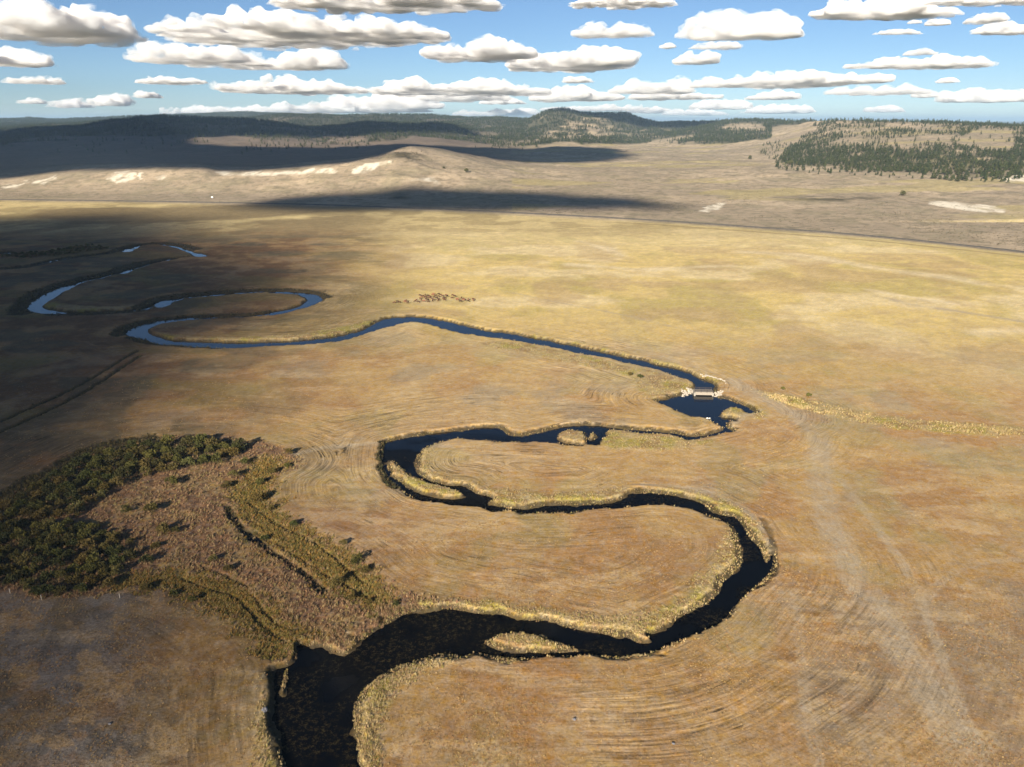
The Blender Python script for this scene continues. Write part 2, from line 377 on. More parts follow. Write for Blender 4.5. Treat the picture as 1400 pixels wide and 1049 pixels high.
# ------------------------------------------------------------------ material helpers
def mat_new(name):
    m = bpy.data.materials.new(name); m.use_nodes = True
    nt = m.node_tree; nt.nodes.clear()
    out = nt.nodes.new('ShaderNodeOutputMaterial')
    return m, nt, out
class NT:
    def __init__(s, nt): s.nt = nt
    def n(s, t, **kw):
        nd = s.nt.nodes.new(t)
        for k, v in kw.items():
            if k in ('operation', 'blend_type', 'data_type', 'attribute_name', 'attribute_type', 'noise_dimensions', 'feature', 'vector_type', 'clamp'): setattr(nd, k, v)
        return nd
    def link(s, a, b): s.nt.links.new(a, b)
    def math(s, op, a, b=None, clamp=False):
        nd = s.nt.nodes.new('ShaderNodeMath'); nd.operation = op; nd.use_clamp = clamp
        for i, v in enumerate((a, b)):
            if v is None: continue
            if isinstance(v, (int, float)): nd.inputs[i].default_value = v
            else: s.nt.links.new(v, nd.inputs[i])
        return nd.outputs[0]
    def noise(s, vec, scale, detail=3, rough=0.55):
        nd = s.nt.nodes.new('ShaderNodeTexNoise'); nd.inputs['Scale'].default_value = scale
        nd.inputs['Detail'].default_value = detail; nd.inputs['Roughness'].default_value = rough
        s.nt.links.new(vec, nd.inputs['Vector']); return nd.outputs['Fac']
    def attr(s, name, typ='GEOMETRY'):
        nd = s.nt.nodes.new('ShaderNodeAttribute'); nd.attribute_name = name; nd.attribute_type = typ; return nd
    def comb(s, x, y, z):
        nd = s.nt.nodes.new('ShaderNodeCombineXYZ')
        for i, v in enumerate((x, y, z)):
            if isinstance(v, (int, float)): nd.inputs[i].default_value = v
            else: s.nt.links.new(v, nd.inputs[i])
        return nd.outputs[0]
    def maprange(s, v, a, b, c, d):
        nd = s.nt.nodes.new('ShaderNodeMapRange')
        s.nt.links.new(v, nd.inputs[0])
        for i, q in enumerate((a, b, c, d)): nd.inputs[i + 1].default_value = q
        return nd.outputs[0]
    def scale(s, colr, fac):
        nd = s.nt.nodes.new('ShaderNodeVectorMath'); nd.operation = 'SCALE'
        s.nt.links.new(colr, nd.inputs[0])
        if isinstance(fac, (int, float)): nd.inputs['Scale'].default_value = fac
        else: s.nt.links.new(fac, nd.inputs['Scale'])
        return nd.outputs[0]

def ground_material(name):
    m, nt, out = mat_new(name); N = NT(nt)
    geo = N.n('ShaderNodeNewGeometry'); sep = N.n('ShaderNodeSeparateXYZ'); N.link(geo.outputs['Position'], sep.inputs[0])
    P = geo.outputs['Position']
    tint = N.attr('tint').outputs['Color']
    bs = N.n('ShaderNodeBsdfPrincipled'); bs.inputs['Roughness'].default_value = 0.95; bs.inputs['Specular IOR Level'].default_value = 0.1
    sd = N.attr('flow').outputs['Fac']; stk = N.attr('streak').outputs['Fac']; rgh = N.attr('rough').outputs['Fac']; fw = N.attr('far').outputs['Fac']
    v1 = N.comb(N.math('MULTIPLY', sd, 0.75), N.math('MULTIPLY', sep.outputs[0], 0.07), N.math('MULTIPLY', sep.outputs[1], 0.07))
    v2 = N.comb(N.math('MULTIPLY', sd, 0.22), N.math('MULTIPLY', sep.outputs[0], 0.035), N.math('MULTIPLY', sep.outputs[1], 0.035))
    s1 = N.noise(v1, 1.0, 3, 0.6); s2 = N.noise(v2, 1.0, 3, 0.6)
    f1 = N.noise(P, 1.4, 4, 0.72); f2 = N.noise(P, 0.22, 5, 0.65); f3 = N.noise(P, 5.0, 2, 0.6)
    v3 = N.comb(N.math('MULTIPLY', sd, 1.9), N.math('MULTIPLY', sep.outputs[0], 0.04), N.math('MULTIPLY', sep.outputs[1], 0.04))
    s3 = N.noise(v3, 1.0, 2, 0.6)
    # streaks of mown stubble (sharp dark furrows, pale swaths), grain and clumps
    a = N.math('ADD', N.math('MULTIPLY', N.math('SUBTRACT', s1, 0.5), 1.9), N.math('MULTIPLY', N.math('SUBTRACT', s3, 0.5), 1.3)); b = N.math('MULTIPLY', N.math('SUBTRACT', s2, 0.5), 0.5)
    fur = N.math('MULTIPLY', N.maprange(s1, 0.57, 0.66, 0.0, 1.0), N.maprange(N.noise(P, 0.08, 4, 0.7), 0.44, 0.60, 0.0, -1.0))
    st = N.math('MULTIPLY', N.math('ADD', N.math('ADD', a, b), fur), stk)
    g = N.math('ADD', N.math('MULTIPLY', N.math('SUBTRACT', f1, 0.5), 1.0), N.math('MULTIPLY', N.math('SUBTRACT', f2, 0.5), 0.4))
    g = N.math('ADD', g, N.math('MULTIPLY', N.math('SUBTRACT', f3, 0.5), 0.55))
    g = N.math('MULTIPLY', g, N.math('ADD', 0.75, N.math('MULTIPLY', rgh, 1.3)))
    h1 = N.noise(P, 0.09, 5, 0.7); h3 = N.noise(P, 0.012, 4, 0.6)
    gf = N.math('ADD', N.math('MULTIPLY', N.math('SUBTRACT', h1, 0.5), 1.0), N.math('MULTIPLY', N.math('SUBTRACT', h3, 0.5), 0.35))
    gf = N.math('MULTIPLY', gf, fw)
    fac = N.math('MAXIMUM', N.math('ADD', N.math('ADD', 1.0, gf), N.math('ADD', st, g)), 0.22)
    hs = N.n('ShaderNodeHueSaturation'); N.link(N.maprange(N.noise(P, 0.5, 4, 0.7), 0.3, 0.7, 0.75, 1.3), hs.inputs['Saturation']); N.link(tint, hs.inputs['Color'])
    N.link(N.scale(hs.outputs['Color'], fac), bs.inputs['Base Color'])
    bmp = N.n('ShaderNodeBump'); bmp.inputs['Strength'].default_value = 0.55; bmp.inputs['Distance'].default_value = 0.3
    hgt = N.math('ADD', N.math('MULTIPLY', f1, N.math('ADD', 0.35, rgh)), N.math('MULTIPLY', s1, N.math('MULTIPLY', stk, 0.6)))
    hgt = N.math('ADD', hgt, N.math('MULTIPLY', N.math('MULTIPLY', h1, fw), 4.0))
    N.link(hgt, bmp.inputs['Height']); N.link(bmp.outputs[0], bs.inputs['Normal'])
    N.link(bs.outputs[0], out.inputs[0])
    return m

def grid_mesh(name, X, Y, Z, mats, attrs=None, colr=None):
    nr, nc = X.shape
    me = bpy.data.meshes.new(name)
    me.vertices.add(nr * nc)
    me.vertices.foreach_set('co', np.stack([X, Y, Z], -1).astype(np.float32).ravel())
    i = np.arange(nr * nc).reshape(nr, nc)
    q = np.stack([i[:-1, :-1], i[:-1, 1:], i[1:, 1:], i[1:, :-1]], -1).reshape(-1, 4)
    me.loops.add(q.size); me.polygons.add(len(q))
    me.loops.foreach_set('vertex_index', q.ravel().astype(np.int32))
    me.polygons.foreach_set('loop_start', (np.arange(len(q)) * 4).astype(np.int32))
    me.polygons.foreach_set('loop_total', np.full(len(q), 4, np.int32))
    me.update(calc_edges=True)
    me.polygons.foreach_set('use_smooth', np.ones(len(q), bool))
    for k, v in (attrs or {}).items():
        a = me.attributes.new(k, 'FLOAT', 'POINT'); a.data.foreach_set('value', v.astype(np.float32).ravel())
    if colr is not None:
        a = me.attributes.new('tint', 'FLOAT_COLOR', 'POINT')
        c4 = np.concatenate([colr.reshape(-1, 3), np.ones((nr * nc, 1))], 1)
        a.data.foreach_set('color', c4.astype(np.float32).ravel())
    me.materials.append(mats)
    o = bpy.data.objects.new(name, me); col.objects.link(o)
    return o
def mixc(c, k, w):
    w = np.clip(w, 0, 1)[..., None]
    return c * (1 - w) + np.asarray(k, float) * w

def far_gold(X, Y):
    u = X / np.maximum(Y, 1)
    n1 = fbm(X / 160, Y / 160, 5, 221); n2 = fbm(X / 35, Y / 35, 4, 223)
    c = mixc(np.zeros(X.shape + (3,)) + np.array([0.50, 0.40, 0.20]), (0.32, 0.25, 0.12), sstep(0.44, 0.6, n2) * 0.8)
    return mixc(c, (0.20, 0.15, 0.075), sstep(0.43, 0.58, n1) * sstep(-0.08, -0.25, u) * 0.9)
def sage_col(X, Y):
    C = np.zeros(X.shape + (3,)) + np.array([0.315, 0.255, 0.180])
    C = mixc(C, (0.40, 0.32, 0.225), sstep(0.45, 0.62, fbm(X / 160, Y / 160, 5, 221)))
    C = mixc(C, (0.25, 0.215, 0.14), sstep(0.5, 0.64, fbm(X / 35, Y / 35, 4, 223)) * 0.6)
    return mixc(C, (0.17, 0.145, 0.095), sstep(0.56, 0.66, fbm(X / 11.0, Y / 11.0, 4, 197)) * 0.55)
# ------------------------------------------------------------------ valley floor (near sheet)
ys = [20.0, 45.0, 70.0, 85.0]
y = 95.0
while y < 1000.0:
    ys.append(y)
    y += min(max(y * y / (CAM_H * 796.0) * 0.95, 0.38), 2.5)
ys.append(1000.0)
ys = np.array(ys)
us = np.concatenate([[-2.6, -2.0, -1.5, -1.2, -1.0], np.linspace(-0.87, 0.87, 930), [1.0, 1.2, 1.5, 2.0, 2.6]])
U, Y = np.meshgrid(us, ys)
X = U * Y
# distances to the water, the marsh and the rest
WARPX = (fbm(X / 3.5, Y / 3.5, 4, 2) - 0.5) * 3.2 + (fbm(X / 0.9, Y / 0.9, 2, 8) - 0.5) * 0.8
sd = sdist(X, Y, WATER_POLYS, 26.0, ())
for isle in ISLES:
    si = sdist(X, Y, [isle], 26.0)
    sd = np.maximum(sd, -si)
sdw = sd + WARPX * sstep(0.0, 1.5, np.abs(sd) + 0.8) * 0.8
# long-range field the mowing follows (coarse grid)
gx = np.arange(-900, 900, 4.0); gy = np.arange(60, 1004, 4.0)
GX, GY = np.meshgrid(gx, gy)
far_d = sdist(GX, GY, WATER_POLYS[:1] + WATER_POLYS[1:2] + MARSH, 130.0)
def bil(G, X, Y):
    fx = np.clip((X - gx[0]) / 4.0, 0, len(gx) - 1.001); fy = np.clip((Y - gy[0]) / 4.0, 0, len(gy) - 1.001)
    ix = fx.astype(int); iy = fy.astype(int); fx = fx - ix; fy = fy - iy
    return (G[iy, ix] * (1 - fx) + G[iy, ix + 1] * fx) * (1 - fy) + (G[iy + 1, ix] * (1 - fx) + G[iy + 1, ix + 1] * fx) * fy
fd = bil(far_d, X, Y)
flow = fd + 4.0 * (fbm(X / 60.0, Y / 60.0, 2, 77) - 0.5)
lin = 0.28 * X + 0.96 * Y + 14.0 * (fbm(X / 90.0, Y / 140.0, 2, 55) - 0.5)
far_w = sstep(75, 120, fd)
flow = flow * (1 - far_w) + lin * far_w
def zone(polys, soft, warp=1.0, rm=None):
    d = sdist(X, Y, polys, rm or max(soft * 2, 6.0))
    return sstep(soft, -soft, d + WARPX * warp)
def line_mask(pts, hw, soft, warp=0.5, z=0.0):
    p = smooth_poly(W(pts, z), 2, False)
    d = seg_dist(X, Y, line_segs(p), hw + soft + 2.0)
    return sstep(hw + soft, hw - soft * 0.3, d + WARPX * warp)
marsh = zone(MARSH, 1.6, 1.6)
ochre = zone(OCHRE, 4.0, 3.0)
fringe = np.clip(zone(FRINGE + ISLES, 2.5, 1.5), 0, 1)
bankn = fbm(X / 14.0, Y / 14.0, 3, 91)
strip = sstep(1.9, 0.4, sd - 6.0 * (bankn - 0.56)) * (sd > 0)
fringe = np.maximum(fringe, strip)
dark = np.zeros(X.shape)
for pts, hw in PX_DARK:
    dark = np.maximum(dark, (0.55 if hw < 1 else 1.0) * line_mask(pts, hw, 0.35 * hw + 0.2, 0.25 + 0.25 * min(hw, 4)))
track = np.zeros(X.shape)
rutt = np.zeros(X.shape)
for pts, hw, a in PX_TRACK:
    p = smooth_poly(W(pts), 2, False)
    d = seg_dist(X, Y, line_segs(p), hw + 9.0)
    brk = sstep(0.25, 0.6, fbm(X / 9.0, Y / 9.0, 3, 61))
    if hw > 1:
        track = np.maximum(track, a * sstep(hw * 1.3, hw * 0.5, d + WARPX * 0.8) * (0.45 + 0.55 * brk))
        for off in ((0.9,) if hw < 3 else (0.95, hw * 0.62, hw * 1.05)):
            rutt = np.maximum(rutt, a * sstep(0.42, 0.1, np.abs(d - off)) * (0.3 + 0.7 * brk))
    elif hw > 0.3:
        rutt = np.maximum(rutt, a * sstep(0.5, 0.1, d + WARPX * 0.15) * brk)
wash = np.zeros(X.shape)
for pts, hw in PX_DRYWASH:
    p = smooth_poly(W(pts), 2, False)
    d = seg_dist(X, Y, line_segs(p), hw * 2 + 16)
    wash = np.maximum(wash, sstep(hw * 1.8, 0, d + 12 * (fbm(X / 22, Y / 30, 3, 66) - 0.5)))
road_d = seg_dist(X, Y, line_segs(smooth_poly(ROAD, 1, False)), 400.0)
# which side of the road (beyond it the sage plain begins)
_rp = smooth_poly(ROAD, 1, False)
road_y = np.interp(X, _rp[:, 0], _rp[:, 1])
beyond = sstep(-46, 4, Y - road_y + 22 * (fbm(X / 60, Y / 60, 3, 71) - 0.5))

# heights
bank_w = 1.1 + 2.2 * sstep(0.42, 0.62, bankn) + 0.9 * np.minimum(Y / 500.0, 1.5)
rise = sstep(0.0, 1.0, sdw / bank_w)
Z = np.where(sdw <= 0, WZ - 0.05 - np.minimum(1.2, -sdw * 0.45), WZ + (0 - WZ) * rise)
Z += 0.10 * (fbm(X / 5.0, Y / 5.0, 3, 21) - 0.5) * sstep(1, 4, sd)
Z += 0.25 * (fbm(X / 60.0, Y / 60.0, 2, 23) - 0.5) * sstep(2, 20, sd)
Z -= 0.75 * dark * sstep(1, 6, sd) * (1 - 0.3 * (Y > 400))
Z -= 0.06 * track + 0.05 * rutt
Z += 0.22 * fringe * sstep(0.5, 2.5, sd) * (fbm(X / 1.3, Y / 1.3, 2, 29))
Z += marsh * sstep(1, 3, sd) * (-0.35 + 0.5 * fbm(X / 2.2, Y / 2.2, 3, 33))
Z -= 0.5 * ochre * sstep(1, 3, sd)
Z *= 1 - sstep(960, 995, Y)
Z = np.where(Y > 995, 0, Z)

# colour of the ground: soil, stubble, grass, and some painted darkening
n_big = fbm(X / 95.0, Y / 95.0, 4, 101); n_mid = fbm(X / 26.0, Y / 26.0, 6, 103, 0.6); n_sml = fbm(X / 6.0, Y / 6.0, 3, 107); n_pat = fbm(X / 48.0, Y / 75.0, 6, 113, 0.6)
C = np.zeros(X.shape + (3,)) + np.array([0.400, 0.275, 0.128])
C = mixc(C, (0.335, 0.205, 0.100), sstep(0.42, 0.60, n_mid) * 0.75)                 # reddish regrowth
C = mixc(C, (0.42, 0.31, 0.17), sstep(0.46, 0.66, n_big) * 0.6)                       # bleached straw
C = mixc(C, (0.30, 0.24, 0.16), sstep(0.57, 0.68, fbm(X / 30.0, Y / 34.0, 4, 131)) * 0.75)     # greyish thin patches
C = mixc(C, (0.30, 0.25, 0.115), sstep(0.57, 0.70, fbm(X / 22.0, Y / 26.0, 3, 137)) * 0.5)       # olive patches
gold = sstep(330, 560, Y + 0.18 * X) 
Cg = np.zeros(X.shape + (3,)) + np.array([0.55, 0.425, 0.180])
Cg = mixc(Cg, (0.40, 0.325, 0.125), sstep(0.47, 0.62, n_pat) * 0.8)
Cg = mixc(Cg, (0.60, 0.49, 0.28), sstep(0.52, 0.66, fbm(X / 70.0, Y / 60.0, 4, 139)) * 0.8)
Cg = mixc(Cg, (0.38, 0.27, 0.145), sstep(0.55, 0.68, fbm(X / 45.0, Y / 45.0, 4, 149)) * 0.5)
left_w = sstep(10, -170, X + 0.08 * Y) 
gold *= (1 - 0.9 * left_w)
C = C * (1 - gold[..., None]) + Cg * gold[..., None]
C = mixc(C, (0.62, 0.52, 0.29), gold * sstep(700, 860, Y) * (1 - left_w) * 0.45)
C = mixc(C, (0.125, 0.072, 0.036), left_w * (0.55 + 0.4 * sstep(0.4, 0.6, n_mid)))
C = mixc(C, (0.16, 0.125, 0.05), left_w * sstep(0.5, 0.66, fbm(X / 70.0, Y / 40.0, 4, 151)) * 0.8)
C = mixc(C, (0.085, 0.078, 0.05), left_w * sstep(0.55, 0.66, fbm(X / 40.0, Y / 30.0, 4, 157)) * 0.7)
# grey-green thin ground in the lower left corner
lc = sstep(-58, -82, X + 0.45 * (Y - 125) + 14 * (n_mid - 0.5)) * sstep(205, 182, Y)
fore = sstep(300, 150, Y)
C = C * (1 - fore[..., None] * np.array([0.24, 0.27, 0.27]))  # nearest ground darkened: redder soil plus lens vignette painted in
redz = sstep(-20, -45, X) * sstep(175, 195, Y) * sstep(245, 225, Y)
C = mixc(C, (0.235, 0.135, 0.075), redz * 0.7)
C = mixc(C, (0.165, 0.148, 0.13), lc * (0.25 + 0.6 * sstep(0.42, 0.56, fbm(X / 11.0, Y / 11.0, 6, 511, 0.65))))
C = mixc(C, (0.085, 0.075, 0.062), lc * sstep(0.54, 0.66, fbm(X / 5.0, Y / 5.0, 5, 513, 0.65)) * 0.55)
C = mixc(C, (0.33, 0.23, 0.12), sstep(0.56, 0.64, fbm(X / 8.0 + Y / 16.0, Y / 8.0, 5, 515, 0.65)) * fore * (X < -20) * 0.6)
C = mixc(C, (0.62, 0.52, 0.34), wash * 0.65)
_fg = sstep(800, 980, Y)[..., None]
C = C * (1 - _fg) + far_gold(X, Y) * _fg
# small lost wisps of straw
wisp = sstep(0.58, 0.66, fbm(X / 24.0 + 0.3 * Y / 24.0, Y / 9.0, 6, 163, 0.62))
C = mixc(C, (0.50, 0.38, 0.22), wisp * 0.35 * (1 - 0.7 * left_w) * (1 - _fg[..., 0]))
fineg = fbm(X / 3.2, Y / 3.2, 5, 501, 0.7); fineh = fbm(X / 9.0, Y / 9.0, 5, 503, 0.62)
C = C * (1 + (1 - _fg[..., 0]) * (0.45 * (fineg - 0.5) + 0.4 * (fineh - 0.5)))[..., None]
C = mixc(C, (0.22, 0.125, 0.06), sstep(0.56, 0.64, fineh) * (1 - gold) * 0.3)
C = mixc(C, (0.46, 0.34, 0.19), sstep(0.45, 0.38, fineh) * (1 - left_w) * 0.25)
# marsh
Cm = np.zeros(X.shape + (3,)) + np.array([0.205, 0.125, 0.072])
Cm = mixc(Cm, (0.25, 0.175, 0.085), sstep(0.45, 0.62, fbm(X / 9.0, Y / 9.0, 4, 167)))
Cm = mixc(Cm, (0.10, 0.06, 0.04), sstep(0.52, 0.68, fbm(X / 2.2, Y / 2.2, 3, 173)) * 0.7)
Co = np.zeros(X.shape + (3,)) + np.array([0.17, 0.108, 0.034])
Co = mixc(Co, (0.15, 0.125, 0.04), sstep(0.42, 0.6, fbm(X / 6.0, Y / 8.0, 4, 179)))
Co = mixc(Co, (0.045, 0.038, 0.018), sstep(0.55, 0.66, fbm(X / 1.3, Y / 1.3, 3, 181)) * 0.6)
C = C * (1 - marsh[..., None]) + Cm * marsh[..., None]
C = C * (1 - ochre[..., None]) + Co * ochre[..., None]
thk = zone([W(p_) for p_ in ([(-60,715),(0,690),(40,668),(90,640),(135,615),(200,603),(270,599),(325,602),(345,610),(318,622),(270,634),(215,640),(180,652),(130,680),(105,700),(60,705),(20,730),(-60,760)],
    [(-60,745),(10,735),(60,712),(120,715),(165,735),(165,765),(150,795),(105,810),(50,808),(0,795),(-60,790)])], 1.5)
C = mixc(C, (0.050, 0.042, 0.022), thk * 0.85)  # shaded gaps under and between the willows painted into the ground
Cf = np.zeros(X.shape + (3,)) + np.array([0.345, 0.27, 0.135])
Cf = mixc(Cf, (0.27, 0.24, 0.055), sstep(0.48, 0.62, fbm(X / 10.0, Y / 10.0, 3, 191)) * 0.8)
Cf = mixc(Cf, (0.22, 0.14, 0.07), sstep(0.52, 0.66, fbm(X / 4.0, Y / 4.0, 3, 193)) * 0.7)
C = C * (1 - 0.85 * fringe[..., None]) + Cf * 0.85 * fringe[..., None]
# tracks, road, sage plain
C = mixc(C, (0.36, 0.30, 0.215), track * 0.9)
C = mixc(C, (0.44, 0.35, 0.22), rutt * 0.3)
Cs = sage_col(X, Y)
C = C * (1 - beyond[..., None]) + Cs * beyond[..., None]
verge = sstep(30, 10, np.abs(Y - road_y + 32)) * (1 - beyond)
C = mixc(C, (0.46, 0.37, 0.16), verge * 0.4)
C = mixc(C, (0.17, 0.125, 0.06), sstep(7, 2, np.abs(Y - road_y + 44 + 5 * n_mid)) * (X > 100) * 0.55)
# mud of banks and drowned ground
C = mixc(C, (0.050, 0.042, 0.024), dark * 0.93)
mud = sstep(-0.12, -0.55, Z) * (sd < 6.0)
C = mixc(C, (0.045, 0.035, 0.020), mud * 0.9)
streak = (1 - 0.72 * sstep(20, 60, fd)) * (0.45 + 0.75 * sstep(0.40, 0.60, fbm(X / 20.0, Y / 20.0, 4, 509))) * (1 - 0.8 * lc) * (1 - fringe) * (1 - marsh) * (1 - beyond) * (1 - 0.55 * gold) * (1 - dark) * (0.55 + 0.6 * sstep(0.35, 0.65, n_big))
rough = np.clip(fringe * 0.8 + marsh * 0.9 + beyond * 0.5 + lc * 0.9 + 0.35 * fore, 0, 1)
rough = rough * (1 - _fg[..., 0]) + 0.4 * _fg[..., 0]
streak = streak * (1 - _fg[..., 0])
floor_mat = ground_material('meadow_ground')
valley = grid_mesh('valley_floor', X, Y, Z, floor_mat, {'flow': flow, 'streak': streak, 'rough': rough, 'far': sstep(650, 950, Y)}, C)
valley['kind'] = 'structure'
NEAR = dict(us=us, ys=ys, Z=Z, sd=sd, fringe=fringe, marsh=marsh, ochre=ochre, dark=dark, C=C, gold=gold, track=track, beyond=beyond)
def near_sample(key, x, y):
    x = np.asarray(x, float); y = np.asarray(y, float)
    fy = np.interp(y, ys, np.arange(len(ys))); fu = np.interp(x / y, us, np.arange(len(us)))
    iy = np.clip(np.round(fy).astype(int), 0, len(ys) - 1); iu = np.clip(np.round(fu).astype(int), 0, len(us) - 1)
    return NEAR[key][iy, iu]

# ------------------------------------------------------------------ hills (far sheet)
yf = [1000.0]
while yf[-1] < 14000: yf.append(yf[-1] + max(5.0, yf[-1] * 0.0055))
while yf[-1] < 90000: yf.append(yf[-1] * 1.12)
yf = np.array(yf)
uf = np.concatenate([[-2.6, -1.9, -1.4, -1.1], np.linspace(-0.85, 0.85, 760), [1.1, 1.4, 1.9, 2.6]])
UF, YF = np.meshgrid(uf, yf)
XF = UF * YF
ZF = hills_h(XF, YF)
ZF[0] = 0.0
ipx, ipy = proj(XF, YF, ZF)
def pmask(px, py, poly, soft):
    return sstep(soft, -soft, sdist(px, py, [np.asarray(poly, float)], soft * 3))
PX_WHITE = [[(3,258),(20,258),(38,250),(39,247),(25,251),(5,256)],[(45,248),(78,241),(78,244),(60,250),(46,251)],[(147,245),(157,236),(168,233),(187,236),(183,245),(172,251),(155,249)],
 [(187,246),(190,238),(195,238),(191,246)],[(213,243),(222,239),(228,242),(220,247)],[(293,235),(340,236),(390,234),(455,230),(457,236),(400,239),(345,241),(300,239)],
 [(479,233),(488,227),(530,219),(535,222),(512,231),(498,237),(484,237)],[(955,290),(975,280),(994,277),(987,284),(965,291)],[(1269,277),(1290,275),(1340,280),(1374,286),(1368,290),(1320,287),(1280,282)],
 [(1363,244),(1385,238),(1410,238),(1410,247),(1375,250)],[(560,246),(590,241),(603,250),(596,252),(585,246)]]
PX_CLEAR = [[(270,206),(285,190),(310,184),(345,188),(400,200),(350,205),(300,207)],[(470,206),(500,198),(540,192),(580,189),(640,194),(670,202),(600,204),(540,204)],[(738,202),(760,194),(785,194),(802,202)],
 [(862,200),(900,191),(950,184),(945,190),(905,197)],[(978,177),(1000,169),(1040,170),(1052,178),(1020,180)],[(1050,190),(1090,176),(1118,172),(1116,180),(1090,188)],
 [(1308,198),(1320,184),(1345,176),(1384,180),(1388,200),(1372,208),(1340,204)]]
PX_SPARSE = [[(735,190),(760,172),(800,165),(840,172),(835,188),(790,192)],[(1140,195),(1160,172),(1230,170),(1300,175),(1320,190),(1290,205),(1220,202)],
 [(380,192),(440,180),(500,182),(500,196),(430,198)]]
PX_WOOD_R = [(1062,222),(1075,205),(1090,196),(1108,172),(1140,160),(1440,160),(1440,246),(1330,243),(1290,240),(1230,236),(1180,232),(1150,227),(1100,226)]
def forest_density(X, Y, Z, px, py):
    d = sstep(3950, 4350, Y + 260 * (fbm(X / 500, Y / 500, 3, 201) - 0.5))
    d = np.where((px > 735) & (px < 1110), sstep(200, 196, py + 5 * (fbm(X / 260, Y / 260, 3, 207) - 0.5)) * (Y > 3200), d)
    lw = sstep(0.50, 0.60, fbm(X / 330, Y / 330, 4, 203)) * sstep(3300, 3900, Y) * (px < 735)      # woods creeping down the left slopes
    d = np.maximum(d, 0.75 * lw)
    wr = pmask(px, py, PX_WOOD_R, 2.5)
    d = np.where(px > 1055, np.maximum(wr * (0.25 + 0.75 * sstep(0.47, 0.58, fbm(X / 60, Y / 60, 5, 209, 0.6) + 0.20 * sstep(190, 214, py))) * (0.55 + 0.45 * sstep(195, 215, py)) * (0.35 + 0.65 * sstep(245, 226, py + 14 * (fbm(X / 45, Y / 45, 3, 213) - 0.5))), d * (Y > 4000)), d)
    d = d * (1 - (Y > 3300) * 0.5 * sstep(0.40, 0.33, fbm(X / 170, Y / 170, 4, 219)))
    for c in PX_CLEAR: d = d * (1 - 0.97 * pmask(px, py, c, 1.5))
    for c in PX_SPARSE: d = d * (1 - pmask(px, py, c, 4) * sstep(0.4, 0.52, fbm(X / 70, Y / 70, 3, 211)) * 0.95)
    return np.clip(d, 0, 1)
FD = forest_density(XF, YF, ZF, ipx, ipy)
m1 = fbm(XF / 160, YF / 160, 5, 221); m2 = fbm(XF / 35, YF / 35, 4, 223)
CF = sage_col(XF, YF)
CF = mixc(CF, (0.125, 0.098, 0.080), sstep(1740, 2050, YF) * sstep(0.04, -0.06, UF) * 0.8)  # left valley albedo lowered: cloud shade deepened in the ground colour
CF = mixc(CF, (0.36, 0.30, 0.14), sstep(0.62, 0.7, fbm(XF / 260, YF / 90, 3, 227)) * (YF < 3500) * (UF > 0.0) * 0.6)
CF = mixc(CF, (0.045, 0.050, 0.030), np.maximum(FD * 0.62 + 0.23 * FD * (YF > 3200), sstep(8200, 9500, YF) * 0.9))
road_yF = np.interp(XF, _rp[:, 0], _rp[:, 1])
goldF = sstep(4, -46, YF - road_yF + 22 * (fbm(XF / 60, YF / 60, 3, 71) - 0.5))
Cg2 = far_gold(XF, YF)
CF = CF * (1 - goldF[..., None]) + Cg2 * goldF[..., None]
white = np.zeros(XF.shape)
wx_ = (fbm(XF / 12, YF / 12, 4, 231) - 0.5) * 12; wy_ = (fbm(XF / 16, YF / 40, 4, 233) - 0.5) * 7
for p in PX_WHITE: white = np.maximum(white, pmask(ipx + wx_, ipy + wy_, p, 1.1) * (YF < 2200))
white *= 0.3 + 0.7 * sstep(0.38, 0.52, fbm(XF / 9, YF / 60, 4, 229, 0.6))
CF = mixc(CF, (0.68, 0.62, 0.50), white)
for (px_, py_, rx_, ry_) in ((556, 213, 22, 7), (545, 268, 0, 0), (547, 270.5, 12, 2), (1150, 272, 60, 3)):
    if rx_: CF = mixc(CF, (0.10, 0.085, 0.055), np.exp(-((ipx - px_) / rx_) ** 2 - ((ipy - py_) / ry_) ** 2) * sstep(0.36, 0.5, m2) * 1.4 * (YF < 2600))
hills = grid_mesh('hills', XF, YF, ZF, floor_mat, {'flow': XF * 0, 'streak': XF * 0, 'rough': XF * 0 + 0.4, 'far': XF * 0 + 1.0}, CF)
hills['kind'] = 'structure'
def ground_z(x, y):
    return float(near_sample('Z', x, y)) if y < 1000 else float(hills_h(np.array([x]), np.array([y]))[0])

